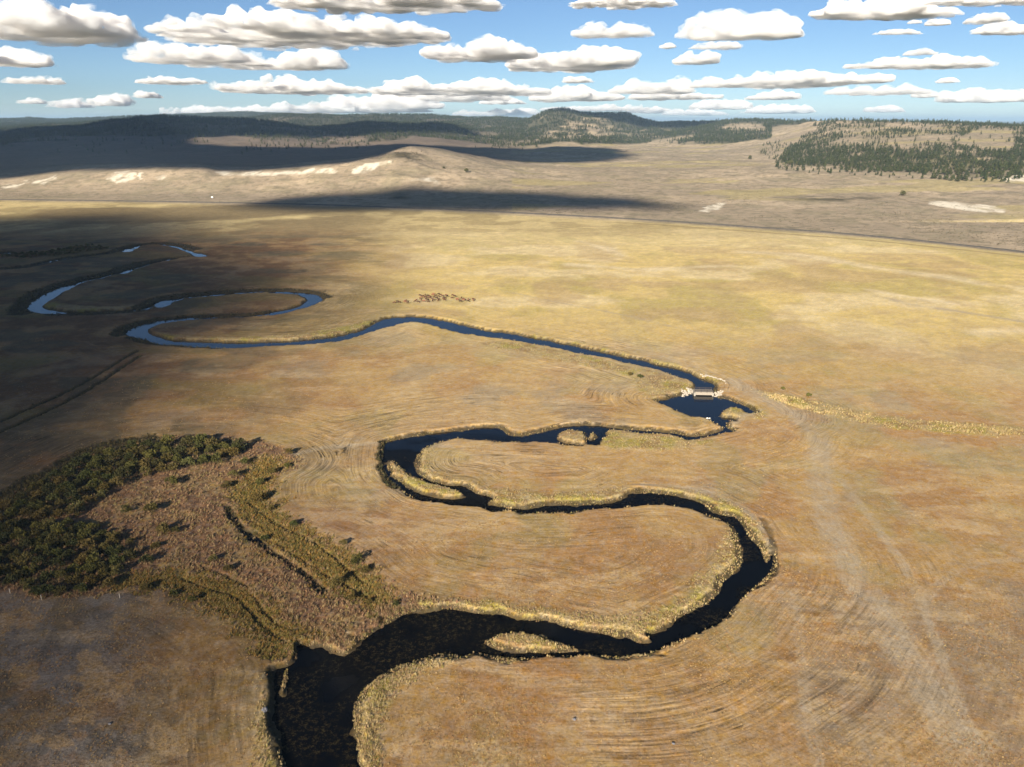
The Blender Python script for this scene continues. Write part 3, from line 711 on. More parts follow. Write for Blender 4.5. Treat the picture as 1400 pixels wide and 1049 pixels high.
# ------------------------------------------------------------------ water of the river
def water_material():
    m, nt, out = mat_new('river_water'); N = NT(nt)
    geo = N.n('ShaderNodeNewGeometry'); P = geo.outputs['Position']
    bs = N.n('ShaderNodeBsdfPrincipled')
    mat_w = N.attr('weed').outputs['Fac']
    n1 = N.noise(P, 0.8, 5, 0.75); n2 = N.noise(P, 3.5, 3, 0.7)
    mat_p = N.maprange(mat_w, 0.38, 1.0, 0.0, 1.0)
    k = N.math('MULTIPLY', N.maprange(N.math('ADD', N.math('MULTIPLY', n1, 0.65), N.math('MULTIPLY', n2, 0.35)), 0.50, 0.64, 0.0, 1.0), mat_p, True)
    mx = N.n('ShaderNodeMix', data_type='RGBA'); mx.inputs[6].default_value = (0.0018, 0.0024, 0.004, 1); mx.inputs[7].default_value = (0.040, 0.030, 0.012, 1)
    N.link(k, mx.inputs[0]); N.link(mx.outputs[2], bs.inputs['Base Color'])
    N.link(N.maprange(k, 0, 1, 0.06, 0.7), bs.inputs['Roughness']); bs.inputs['IOR'].default_value = 1.33
    N.link(N.maprange(mat_w, 0, 0.4, 0.5, 0.05), bs.inputs['Specular IOR Level'])
    b = N.n('ShaderNodeBump'); b.inputs['Strength'].default_value = 0.12; b.inputs['Distance'].default_value = 0.05
    N.link(N.noise(P, 1.7, 2, 0.5), b.inputs['Height']); N.link(b.outputs[0], bs.inputs['Normal'])
    N.link(bs.outputs[0], out.inputs[0]); return m
wy = np.concatenate([np.arange(90, 420, 2.0), np.arange(420, 1000, 5.0)]); wu = np.linspace(-0.92, 0.92, 300)
WU, WY = np.meshgrid(wu, wy); WX = WU * WY
weed = sstep(330, 240, WY) * (0.35 + 0.65 * sstep(0.46, 0.62, fbm(WX / 12, WY / 12, 4, 301))) 
water = grid_mesh('river', WX, WY, np.full(WX.shape, WZ), water_material(), {'weed': weed}, None)
water['kind'] = 'structure'

# ------------------------------------------------------------------ clouds
def n3(x, y, z, seed=0):
    return (vnoise(x + 0.71 * z, y - 0.53 * z, seed) + vnoise(y + 0.67 * x, z + 0.31 * y, seed + 3) + vnoise(z - 0.4 * x, x + 0.6 * z, seed + 7)) / 3
def cloud_material(density, name='cloud_vapour', grain=None):
    """white vapour; 'grain' metres sets the size of its billows, None is an even veil"""
    m, nt, out = mat_new(name); N = NT(nt)
    v = N.n('ShaderNodeVolumeScatter')
    v.inputs['Color'].default_value = (0.88, 0.94, 1.0, 1)  # blue tint stands in for airlight on the cloud bases
    v.inputs['Density'].default_value = density
    v.inputs['Anisotropy'].default_value = 0.0
    if grain:
        tc = N.n('ShaderNodeTexCoord')
        sq = N.n('ShaderNodeMapping'); sq.inputs['Scale'].default_value = (0.8, 0.8, 1.25); N.link(tc.outputs['Object'], sq.inputs[0])
        f = N.noise(sq.outputs[0], 1.0 / grain, 9, 0.72)
        e = N.attr('depth').outputs['Fac']
        N.link(N.maprange(f, 0.42, 0.64, 0.0, density * 1.8), v.inputs['Density'])
    N.link(v.outputs[0], out.inputs['Volume'])
    return m
CLOUD_MATS = {}
def cloud_obj_from(co, faces, name, density, loc, label, group=None):
    me = bpy.data.meshes.new(name)
    me.from_pydata([tuple(v) for v in co], [], faces)
    key = round(density, 5)
    if key not in CLOUD_MATS: CLOUD_MATS[key] = cloud_material(density)
    me.materials.append(CLOUD_MATS[key])
    o = bpy.data.objects.new(name, me); col.objects.link(o); o.location = loc
    o['label'] = label; o['category'] = 'cloud'
    if group: o['group'] = group
    return o
def make_cloud(x0, x1, ytop, ynear, yfar, seed, label, fill=1.0, lumps=None, soft=1.0):
    """a cumulus of puffs piled on a flat base; ynear / yfar are where the near and far lower edges stand in the photograph"""
    r = np.random.default_rng(seed)
    HB = 1500.0
    D = (HB - CAM_H) / max(slope(ynear), 1e-5)
    if D > 75000 or D < 0:
        D = 75000.0 + 9000 * (seed % 4)
    HB = CAM_H + D * slope(ynear)
    Dfar = (HB - CAM_H) / max(slope(yfar), HB / 130000.0)
    k = D / FPX / 1.047
    cx = ((x0 + x1) / 2 - 700) * k; wdt = (x1 - x0) * k; wdt *= 1.04; hgt = (ynear - ytop) * k * 1.04
    dep = min(max(hgt * 1.4, (Dfar - D) * 1.05), wdt * 1.1 + hgt)
    if lumps is None:
        m = r.integers(4, 8); lumps = [0.15] + list(np.clip(r.uniform(0.45, 1.05, m), 0, 1)) + [0.15]
        lumps[1 + r.integers(0, m)] = 1.0
    bm = bmesh.new()
    n = int(min(90, max(10, fill * 20 * (wdt / max(hgt, 1)))))
    for i in range(n):
        a = r.uniform(-1, 1); b = r.uniform(-1, 1)
        e = (1 - abs(a) ** 3) ** 0.5
        env = float(np.interp(a, np.linspace(-1, 1, len(lumps)), lumps))
        env *= (0.75 + 0.25 * (1 - abs(b)))
        top = max(0.10, env) * hgt
        rad = top * r.uniform(0.25, 0.6) + hgt * 0.05
        pz = r.uniform(0.0, 1.0) * max(top - rad * 0.9, rad * 0.2)
        mt = Matrix.Translation((a * (wdt * 0.5 - rad * 0.8), dep * 0.5 * b * e, pz)) @ Matrix.Diagonal((rad * r.uniform(1.1, 1.9), rad * r.uniform(1.0, 1.5), rad * r.uniform(0.7, 0.95), 1))
        bmesh.ops.create_icosphere(bm, subdivisions=1, radius=1.06, matrix=mt)
    nb = int(max(3, min(14, 2.0 * wdt / max(hgt, 1))))
    for i in range(nb):                                  # the low flat body that ties the puffs together
        a = -0.92 + 1.84 * (i + 0.5) / nb; rad = wdt / nb * 0.95
        hh = hgt * (0.20 + 0.12 * r.random()) * (1 - 0.5 * abs(a))
        mt = Matrix.Translation((a * wdt * 0.5 * (1 - 0.5 / nb), dep * 0.2 * r.uniform(-0.6, 0.6), hh * 0.5)) @ Matrix.Diagonal((rad, dep * 0.5 * (1 - 0.5 * abs(a)), hh, 1))
        bmesh.ops.create_icosphere(bm, subdivisions=2, radius=1.0, matrix=mt)
    me = bpy.data.meshes.new('cloud'); bm.to_mesh(me); bm.free()
    o = bpy.data.objects.new('cloud', me); col.objects.link(o)
    md = o.modifiers.new('remesh', 'REMESH'); md.mode = 'VOXEL'; md.voxel_size = max(k * 2.6, wdt / 110.0)
    dg = bpy.context.evaluated_depsgraph_get()
    me2 = bpy.data.meshes.new_from_object(o.evaluated_get(dg)); o.modifiers.clear(); o.data = me2
    bpy.data.meshes.remove(me)
    nv = len(me2.vertices)
    co = np.empty(nv * 3, np.float32); me2.vertices.foreach_get('co', co); co = co.reshape(-1, 3).astype(float)
    no = np.empty(nv * 3, np.float32); me2.vertices.foreach_get('normal', no); no = no.reshape(-1, 3).astype(float)
    up = np.clip(0.9 + no[:, 2] * 0.7, 0.3, 1.2)
    disp = 0
    amp = 0.15 * hgt; s_ = hgt * 0.55
    for oc in range(3):
        q = co / s_
        nn = n3(q[:, 0] / 1.4, q[:, 1] / 1.4, q[:, 2], seed + oc * 11)
        disp = disp + amp * (1 - 3.4 * np.abs(nn - 0.5) - 0.62) * (1 if oc else 1.3); amp *= 0.5; s_ *= 0.48
    co += no * (disp * up)[:, None]
    low = 0.16 * hgt * (n3(co[:, 0] / (hgt * 1.5), co[:, 1] / (hgt * 1.5), co[:, 0] * 0, seed) - 0.5)
    co[:, 2] = np.where(co[:, 2] < low, low + (co[:, 2] - low) * 0.25, co[:, 2])
    me2.vertices.foreach_set('co', co.astype(np.float32).ravel()); me2.update()
    o.location = (cx, D + dep * 0.5, HB)
    dn = float('%.1g' % (5.0 / hgt / soft)); gr = float('%.1g' % (hgt * 0.9))
    if (dn, gr) not in CLOUD_MATS: CLOUD_MATS[dn, gr] = cloud_material(dn, grain=gr)
    me2.materials.clear(); me2.materials.append(CLOUD_MATS[dn, gr])
    o['label'] = label; o['category'] = 'cloud'; o['group'] = 'cumulus clouds over the hills'
    return o
CLOUDS = [
 (-120, 132, -25, 34, 60, 'big grey-based cumulus cut by the top left corner', 1.0, 1),
 (-60, 42, 56, 84, 99, 'ragged grey cloud low beside the left edge, under the corner cloud', 1.0, 1.3),
 (150, 520, -12, 30, 72, 'largest cloud of all, white top over a long blue-grey base', 1.2, 1),
 (430, 610, 14, 42, 64, 'white right shoulder of the largest cloud running down to the right', 1.0, 1),
 (570, 735, 38, 70, 84, 'bright puffy cloud between the largest cloud and the white one right of centre', 1.0, 1),
 (690, 880, 50, 84, 103, 'bright white cumulus with flat dark base right of centre', 1.2, 1),
 (360, 690, -34, -4, 20, 'dark cloud base cut by the top edge, left of centre', 1.0, 1),
 (155, 325, 47, 78, 92, 'ragged pale cloud hanging just under the left end of the largest cloud', 0.7, 1.8),
 (330, 375, 80, 88, 93, 'small dark grey scrap of cloud below the largest cloud', 0.6, 1.5),
 (178, 275, 100, 112, 116, 'thin flat cloud strip at the left end of the second row', 0.7, 1.3),
 (262, 480, 95, 121, 139, 'white cumulus of the second row left of centre', 1.0, 1),
 (185, 216, 120, 133, 136, 'small round puff alone below the thin flat strip', 1.0, 1.2),
 (22, 56, 131, 141, 143, 'leftmost of the tiny low puffs above the left hills', 0.6, 2),
 (58, 110, 131, 146, 149, 'low ragged puff above the left hills, between two smaller ones', 0.7, 1.8),
 (118, 165, 126, 143, 148, 'low puff with a bright lump on its right, above the left hills', 0.8, 1.3),
 (160, 420, 138, 157, 161, 'long low cream cloud bank touching the left skyline', 0.8, 1),
 (320, 575, 133, 152, 159, 'long low cloud bank above the skyline left of centre', 0.9, 1),
 (485, 765, 99, 123, 137, 'long white cumulus with grey base above the bank at centre', 1.0, 1),
 (604, 642, 130, 138, 141, 'tiny bright wisp just under the long central cumulus', 0.7, 1.5),
 (652, 722, 128, 141, 146, 'short cloud peeping from under the right end of the long central cumulus', 0.7, 1.3),
 (612, 745, 145, 158, 162, 'faint low cloud on the skyline left of the butte', 0.7, 1.6),
 (725, 860, 112, 135, 141, 'white cumulus straight above the butte', 1.0, 1),
 (738, 900, 138, 150, 155, 'faint flat cloud resting just over the top of the butte', 0.8, 1.6),
 (768, 815, 101, 111, 115, 'small scrap below the bright flat-based cumulus right of centre', 0.7, 1.5),
 (868, 1000, 115, 133, 139, 'white cumulus right of the one above the butte', 1.0, 1),
 (925, 1094, 3, 47, 55, 'tall solitary cumulus near the top, right of centre', 1.5, 1),
 (924, 984, 64, 83, 90, 'small leaning cloud under the tall solitary one', 0.9, 1.2),
 (935, 1012, 53, 65, 68, 'thin veil of cloud between the tall solitary cloud and the small leaning one', 0.6, 2.2),
 (780, 892, 26, 46, 53, 'thin ragged arc of cloud near the top, right of centre', 0.6, 2),
 (775, 925, -12, 1, 13, 'grey cloud base cut by the top edge, right of centre', 0.9, 1),
 (897, 920, 54, 64, 67, 'tiny faint puff left of the small leaning cloud', 0.8, 1.8),
 (1014, 1190, 85, 112, 127, 'broad bright cumulus with flat grey base at right', 1.2, 1),
 (1150, 1232, 95, 110, 118, 'low tail of the broad bright cumulus at right', 0.9, 1.2),
 (1108, 1305, -14, 17, 27, 'long white cloud cut by the top edge at right', 1.1, 1),
 (1245, 1280, 24, 33, 35, 'tiny bright puff under the long cloud at top right', 0.8, 1.2),
 (1222, 1242, 25, 31, 33, 'tiny faint puff left of the tiny bright one at top right', 0.8, 1.6),
 (1180, 1252, 37, 45, 48, 'thin faint cloud streak at upper right', 0.5, 2),
 (1250, 1430, -14, 1, 9, 'grey cloud strip along the top edge in the right corner', 0.8, 1.2),
 (1308, 1362, 12, 27, 33, 'soft grey puff below the strip in the top right corner', 0.7, 1.8),
 (1318, 1440, 26, 43, 48, 'white cloud running out of the right edge near the top', 0.9, 1.2),
 (1172, 1368, 68, 88, 95, 'long thin white cumulus at right, halfway up the sky', 1.0, 1),
 (1228, 1272, 62, 73, 76, 'faint scrap resting on the long thin cumulus at right', 0.6, 2),
 (1280, 1305, 103, 112, 114, 'round tiny puff under the long thin cumulus at right', 1.0, 1.2),
 (1253, 1281, 119, 132, 135, 'small rounded cloud low at right', 1.0, 1),
 (1335, 1450, 113, 137, 147, 'white cumulus cut by the right edge low in the sky', 1.0, 1),
 (1195, 1243, 140, 153, 157, 'low white cloud over the wooded hill at right', 1.0, 1),
 (1160, 1181, 122, 130, 132, 'tiny puff left of the small rounded cloud', 0.8, 1.5),
 (1190, 1206, 123, 130, 133, 'tiniest puff beside the tiny one at right', 0.8, 1.6),
 (914, 1005, 146, 157, 161, 'low cloud on the skyline right of the butte', 0.9, 1.2),
 (955, 1035, 131, 148, 154, 'rounded white cloud above the low one right of the butte', 1.0, 1),
 (1030, 1126, 140, 154, 159, 'low bright cloud over the right skyline', 1.0, 1),
 (1030, 1104, 120, 134, 138, 'cloud just below the broad bright cumulus at right', 0.8, 1.2),
 (950, 1020, 100, 117, 123, 'ragged faint cloud left of the broad bright cumulus', 0.6, 1.8),
 (300, 470, 60, 90, 97, 'ragged grey cloud under the middle of the largest cloud', 0.8, 1.6),
 (560, 700, 108, 134, 142, 'soft cloud filling the gap under the middle of the long central cumulus', 0.8, 1.6),
 (840, 960, 100, 124, 130, 'soft ragged cloud in the second row right of centre', 0.7, 1.8),
 (420, 600, 118, 146, 152, 'soft cloud between the second row and the skyline bank left of centre', 0.8, 1.6),
 (860, 930, 142, 154, 158, 'thin low veil just right of the butte top', 0.7, 2.0),
 (1150, 1300, 110, 126, 130, 'thin faint streak below the long thin cumulus at right', 0.5, 2.4),
 (0, 70, 100, 112, 116, 'thin veil under the ragged cloud at the left edge', 0.5, 2.6),
]
for i, (x0, x1, yt, yn, yf_, lab, fl, so) in enumerate(CLOUDS):
    make_cloud(x0, x1, yt, yn, yf_, 40 + i * 3, lab, fl, None, so)

# clouds that stand over and behind the camera and shade the meadows and the left-hand hills
HC = 1350.0
def ux(xpx, Y): return ((xpx - 700.0) / FPX / _dY200 * Y, Y)
def shade_cloud(poly, soft, thick, seed, label, dens=0.02, step=22.0, edge=0.5):
    """a flat layer cloud over the given ground outline, thinning out over 'soft' metres at its rim"""
    p = smooth_poly(np.asarray(poly, float), 2)
    cx, cy = p.mean(0)
    gz = float(hills_h(np.array([cx]), np.array([max(cy, 100.0)]))[0])
    k = (HC - gz) / to_sun.z
    ox, oy = to_sun.x * k, to_sun.y * k
    lo, hi = p.min(0) - soft * 2.0, p.max(0) + soft * 2.0
    step = max(step, (hi - lo).max() / 230.0)
    gx_ = np.arange(lo[0], hi[0] + step, step); gy_ = np.arange(lo[1], hi[1] + step, step)
    A, B = np.meshgrid(gx_, gy_)
    d = sdist(A, B, [p], soft * 3.0)
    d = d + soft * 1.1 * (fbm(A / (soft * 2.2), B / (soft * 2.2), 4, seed) - 0.62) * 2
    t = thick * sstep(soft * 1.3, -soft * 1.3, d) ** 1.6 * (0.75 + 0.5 * fbm(A / 160, B / 160, 3, seed + 4))
    t = np.where(d > soft * 1.25, 0, t)
    t[0, :] = t[-1, :] = 0; t[:, 0] = t[:, -1] = 0
    ny_, nx_ = t.shape
    idt = -np.ones(t.shape, int); idb = -np.ones(t.shape, int)
    keep = t > 0.4
    cell = keep[:-1, :-1] | keep[1:, :-1] | keep[:-1, 1:] | keep[1:, 1:]
    used = np.zeros(t.shape, bool)
    for a in (0, 1):
        for b in (0, 1): used[a:ny_ - 1 + a, b:nx_ - 1 + b] |= cell
    co = []; rimz = 8 * fbm(A / 300, B / 300, 2, seed + 9)
    for (j, i) in zip(*np.nonzero(used)):
        idt[j, i] = len(co); co.append((A[j, i], B[j, i], rimz[j, i] + (t[j, i] * 0.7 if keep[j, i] else 0)))
        if keep[j, i]: idb[j, i] = len(co); co.append((A[j, i], B[j, i], rimz[j, i] - t[j, i] * 0.25))
        else: idb[j, i] = idt[j, i]
    fs = []
    for (j, i) in zip(*np.nonzero(cell)):
        fs.append((idt[j, i], idt[j, i + 1], idt[j + 1, i + 1], idt[j + 1, i]))
        fs.append((idb[j, i], idb[j + 1, i], idb[j + 1, i + 1], idb[j, i + 1]))
    return cloud_obj_from(np.array(co), fs, 'cloud', dens, (ox, oy, HC), label, 'clouds overhead shading the ground')
A_PX = [(-500,312),(0,309),(120,306),(200,308),(250,316),(262,335),(235,380),(205,430),(190,480),(180,540),(150,600),(112,670),(82,745),(20,800),(-140,845),(-420,870)]
shade_cloud(W(A_PX), 115.0, 22.0, 601, 'broad flat cloud overhead shading the willows and the upper left meadows', dens=0.08)
A2_PX = [(-420,800),(0,850),(90,875),(160,915),(220,980),(250,1050),(255,1150),(-420,1150)]
shade_cloud(W(A2_PX), 36.0, 12.5, 606, 'thin veil of cloud overhead dimming the lower left meadow', dens=0.08)
B_PX = [(350,283),(400,274),(470,268),(560,266),(680,267),(780,270),(860,276),(890,282),(800,287),(640,287),(500,285),(400,286)]
shade_cloud(W(B_PX), 42.0, 26.0, 602, 'long narrow cloud overhead shading the foot of the bluffs', dens=0.13)
shade_cloud([ux(*q) for q in [(-1100,1560),(-500,1640),(0,1690),(300,1710),(490,1760),(540,1870),(600,2080),(700,2170),(790,2260),(845,2600),(820,3120),(700,3380),(560,3380),(470,3420),(390,3330),(300,3330),(245,3500),(235,3900),
             (300,4330),(440,4400),(560,4400),(650,4650),(640,5250),(560,5650),(420,5850),(200,6100),(-300,6000),(-1100,5900)]],
            55.0, 90.0, 603, 'widest cloud overhead shading the valley behind the bluffs and the wooded hills', dens=0.20)
shade_cloud([ux(*q) for q in [(775,5650),(812,5500),(850,5250),(872,4950),(905,4800),(965,4950),(965,6100),(765,6100)]],
            70.0, 50.0, 605, 'small cloud overhead shading the right shoulder of the butte', dens=0.20)

# ------------------------------------------------------------------ haze
def box_obj(name, x0, x1, y0, y1, z0, z1):
    v = [(x, y, z) for z in (z0, z1) for y in (y0, y1) for x in (x0, x1)]
    f = [(0, 2, 3, 1), (4, 5, 7, 6), (0, 1, 5, 4), (2, 6, 7, 3), (0, 4, 6, 2), (1, 3, 7, 5)]
    me = bpy.data.meshes.new(name); me.from_pydata(v, [], f)
    o = bpy.data.objects.new(name, me); col.objects.link(o); return o
haze = box_obj('haze', -260000, 260000, -800, 110000, -6.0, 330.0)
haze['kind'] = 'stuff'
hm, hnt, hout = mat_new('haze_air')
hv = hnt.nodes.new('ShaderNodeVolumePrincipled')
hv.inputs['Color'].default_value = (0.50, 0.74, 1.0, 1)
hv.inputs['Density'].default_value = 0.000038
hv.inputs['Anisotropy'].default_value = 0.1
hnt.links.new(hv.outputs[0], hout.inputs['Volume'])
haze.data.materials.append(hm)

# ------------------------------------------------------------------ scattering of plants
def leafy_material(name, base=None, instancer=False, rough=0.8, rand=None):
    m, nt, out = mat_new(name); N = NT(nt)
    bs = N.n('ShaderNodeBsdfPrincipled'); bs.inputs['Roughness'].default_value = rough; bs.inputs['Specular IOR Level'].default_value = 0.15
    geo = N.n('ShaderNodeNewGeometry')
    if instancer:
        c = N.attr('tint', 'INSTANCER').outputs['Color']
    elif rand:
        oi = N.n('ShaderNodeObjectInfo'); cr = N.n('ShaderNodeValToRGB'); els = cr.color_ramp.elements
        els[0].color = (*rand[0], 1); els[1].color = (*rand[-1], 1)
        for q in range(1, len(rand) - 1):
            e = els.new(q / (len(rand) - 1)); e.color = (*rand[q], 1)
        N.link(oi.outputs['Random'], cr.inputs[0]); c = cr.outputs[0]
    else:
        rg = N.n('ShaderNodeRGB'); rg.outputs[0].default_value = (*base, 1); c = rg.outputs[0]
    isl = N.maprange(geo.outputs['Random Per Island'], 0, 1, 0.6, 1.4)
    N.link(N.scale(c, isl), bs.inputs['Base Color'])
    tr = N.n('ShaderNodeBsdfTranslucent'); N.link(N.scale(c, isl), tr.inputs[0])
    mx = N.n('ShaderNodeMixShader'); mx.inputs[0].default_value = 0.22
    N.link(bs.outputs[0], mx.inputs[1]); N.link(tr.outputs[0], mx.inputs[2]); N.link(mx.outputs[0], out.inputs[0])
    return m
def raw_mesh(name, vs, fs, mat):
    me = bpy.data.meshes.new(name); me.from_pydata([tuple(v) for v in vs], [], fs)
    if mat is not None:
        for k in (mat if isinstance(mat, (list, tuple)) else [mat]): me.materials.append(k)
    return me
def tuft_mesh(name, seed, n, spread, lean, wid, mat):
    r = np.random.default_rng(seed); vs = []; fs = []
    for i in range(n):
        a = r.uniform(0, 6.283); d = spread * r.random() ** 0.5
        x, y = d * math.cos(a), d * math.sin(a)
        h = r.uniform(0.55, 1.0); la = a + r.normal(0, 0.7); ll = lean * r.uniform(0.3, 1.0)
        wx, wy = -math.sin(la) * wid, math.cos(la) * wid
        tx, ty = x + math.cos(la) * ll, y + math.sin(la) * ll
        mx_, my_ = x + math.cos(la) * ll * 0.35, y + math.sin(la) * ll * 0.35
        b = len(vs)
        vs += [(x - wx, y - wy, -0.08), (x + wx, y + wy, -0.08), (mx_ + wx * 0.9, my_ + wy * 0.9, h * 0.6), (mx_ - wx * 0.9, my_ - wy * 0.9, h * 0.6), (tx, ty, h)]
        fs += [(b, b + 1, b + 2, b + 3), (b + 3, b + 2, b + 4)]
    return raw_mesh(name, vs, fs, mat)
def scatter(name, P, S, A, T, protos, idx=None):
    """one object: every point of P carries one of the given shapes"""
    n = len(P)
    me = bpy.data.meshes.new(name); me.vertices.add(n); me.vertices.foreach_set('co', np.asarray(P, np.float32).ravel())
    for k, v in (('siz', S), ('ang', A)):
        a = me.attributes.new(k, 'FLOAT', 'POINT'); a.data.foreach_set('value', np.asarray(v, np.float32))
    a = me.attributes.new('pick', 'INT', 'POINT'); a.data.foreach_set('value', (rng.integers(0, len(protos), n) if idx is None else idx).astype(np.int32))
    a = me.attributes.new('tint', 'FLOAT_COLOR', 'POINT'); a.data.foreach_set('color', np.concatenate([T, np.ones((n, 1))], 1).astype(np.float32).ravel())
    o = bpy.data.objects.new(name, me); col.objects.link(o)
    cl = bpy.data.collections.new(name + '_shapes')
    for i, pm in enumerate(protos):
        po = bpy.data.objects.new('%s_shape_%02d' % (name, i), pm); cl.objects.link(po)
    ng = bpy.data.node_groups.new(name, 'GeometryNodeTree')
    ng.interface.new_socket('Geometry', in_out='INPUT', socket_type='NodeSocketGeometry'); ng.interface.new_socket('Geometry', in_out='OUTPUT', socket_type='NodeSocketGeometry')
    gi = ng.nodes.new('NodeGroupInput'); go = ng.nodes.new('NodeGroupOutput')
    m2p = ng.nodes.new('GeometryNodeMeshToPoints'); iop = ng.nodes.new('GeometryNodeInstanceOnPoints'); ci = ng.nodes.new('GeometryNodeCollectionInfo')
    ci.inputs['Collection'].default_value = cl; ci.inputs['Separate Children'].default_value = True; ci.inputs['Reset Children'].default_value = True
    def na(nm, t):
        q = ng.nodes.new('GeometryNodeInputNamedAttribute'); q.data_type = t; q.inputs['Name'].default_value = nm; return q.outputs[0]
    cx = ng.nodes.new('ShaderNodeCombineXYZ')
    ng.links.new(na('ang', 'FLOAT'), cx.inputs[2])
    e2r = ng.nodes.new('FunctionNodeEulerToRotation'); ng.links.new(cx.outputs[0], e2r.inputs[0])
    ng.links.new(gi.outputs[0], m2p.inputs['Mesh']); ng.links.new(m2p.outputs[0], iop.inputs['Points']); ng.links.new(ci.outputs[0], iop.inputs['Instance'])
    iop.inputs['Pick Instance'].default_value = True
    ng.links.new(na('pick', 'INT'), iop.inputs['Instance Index']); ng.links.new(e2r.outputs[0], iop.inputs['Rotation']); ng.links.new(na('siz', 'FLOAT'), iop.inputs['Scale'])
    ng.links.new(iop.outputs[0], go.inputs[0])
    md = o.modifiers.new('plants', 'NODES'); md.node_group = ng
    o['kind'] = 'stuff'
    return o
m_tuft = leafy_material('grass_blades', instancer=True)
TUFTS = [tuft_mesh('tuft', 900 + i, 12, 0.38, 0.35, 0.055, m_tuft) for i in range(4)]
LOWT = [tuft_mesh('low_tuft', 920 + i, 10, 0.7, 0.6, 0.09, m_tuft) for i in range(3)]
def px_samples(n, x0, x1, y0, y1, yy=1.0):
    px = rng.uniform(x0, x1, n); py = y0 + (y1 - y0) * rng.random(n) ** yy
    w = unproj(np.stack([px, py], 1)); return w[:, 0], w[:, 1]
def pal(n, cols, w=None, jit=0.18):
    k = rng.choice(len(cols), n, p=w); c = np.asarray(cols)[k]
    return np.clip(c * rng.uniform(1 - jit, 1 + jit, (n, 1)) * rng.uniform(0.94, 1.06, (n, 3)), 0.005, 1)
def plant_layer(name, n, box, accept, hs, cols, w=None, protos=TUFTS, yy=1.0, growth=0.0):
    x, y = px_samples(n, *box, yy)
    k = rng.random(n) < accept(x, y)
    x, y = x[k], y[k]; m = len(x)
    z = near_sample('Z', x, y)
    S = rng.uniform(hs[0], hs[1], m) * (1 + growth * np.clip(y - 200, 0, 600) / 400)
    return scatter(name, np.stack([x, y, z - 0.03], 1), S, rng.uniform(0, 6.28, m), pal(m, cols, w), protos)
NS = near_sample
plant_layer('bank_grass', 480000, (-20, 1420, 430, 1075), lambda x, y: NS('fringe', x, y) * (NS('sd', x, y) > 0.25) * (1 - NS('dark', x, y)) * (0.22 + 0.55 * sstep(0.40, 0.6, fbm(x / 4.0, y / 4.0, 3, 401))), (0.20, 0.60),
            [(0.38, 0.30, 0.16), (0.33, 0.26, 0.105), (0.25, 0.21, 0.07), (0.27, 0.185, 0.10)], [0.42, 0.24, 0.14, 0.20], growth=0.15)
DITCH = smooth_poly(W([(1036,534),(1100,547),(1180,564),(1260,576),(1420,585),(1420,597),(1250,589),(1150,574),(1060,549)]), 1)
plant_layer('ditch_straw', 26000, (1020, 1430, 528, 604), lambda x, y: inside(x, y, DITCH) * (0.05 + 0.95 * sstep(0.46, 0.60, fbm(x / 7, y / 7, 4, 409))), (0.35, 0.9),
            [(0.42, 0.33, 0.17), (0.35, 0.27, 0.11), (0.27, 0.20, 0.10)], [0.4, 0.3, 0.3])
plant_layer('marsh_grass', 90000, (-20, 660, 590, 915), lambda x, y: NS('marsh', x, y) * (1 - NS('ochre', x, y)) * (NS('sd', x, y) > 0.3) * (0.12 + 0.6 * sstep(0.45, 0.6, fbm(x / 2.6, y / 2.6, 3, 405))), (0.35, 0.9),
            [(0.25, 0.155, 0.085), (0.33, 0.235, 0.125), (0.17, 0.105, 0.06), (0.26, 0.205, 0.085)], [0.34, 0.28, 0.24, 0.14])
plant_layer('yellow_sedge', 120000, (100, 660, 600, 915), lambda x, y: NS('ochre', x, y) * (1 - NS('dark', x, y)) * (NS('sd', x, y) > 0.3) * (0.4 + 0.6 * (fbm(x / 1.6, y / 1.6, 2, 402) > 0.42)), (0.35, 0.75),
            [(0.25, 0.150, 0.040), (0.21, 0.165, 0.045), (0.13, 0.115, 0.035), (0.32, 0.23, 0.10)], [0.30, 0.26, 0.26, 0.18])
plant_layer('meadow_stubble', 110000, (-20, 1420, 520, 1075), lambda x, y: (1 - NS('marsh', x, y)) * (1 - NS('fringe', x, y)) * (NS('sd', x, y) > 1.5) * (1 - 0.8 * NS('track', x, y)) * (0.16 + 0.7 * sstep(0.46, 0.62, fbm(x / 12, y / 12, 3, 403))), (0.16, 0.34),
            [(0.37, 0.26, 0.12), (0.28, 0.165, 0.075), (0.22, 0.15, 0.075)], [0.45, 0.33, 0.22], protos=LOWT)
plant_layer('dark_sedge', 60000, (-20, 700, 325, 700), lambda x, y: NS('dark', x, y) * (NS('sd', x, y) > 0.2), (0.5, 1.15),
            [(0.070, 0.058, 0.028), (0.10, 0.085, 0.035), (0.045, 0.045, 0.022)], [0.4, 0.3, 0.3], growth=0.3)
plant_layer('bank_straw', 60000, (380, 1080, 570, 1060), lambda x, y: (NS('sd', x, y) > 0.15) * (NS('sd', x, y) < 1.7) * (0.1 + 0.55 * sstep(0.42, 0.6, fbm(x / 5, y / 5, 3, 407))), (0.2, 0.7),
            [(0.47, 0.37, 0.19), (0.38, 0.27, 0.13), (0.26, 0.18, 0.09)], [0.4, 0.35, 0.25])

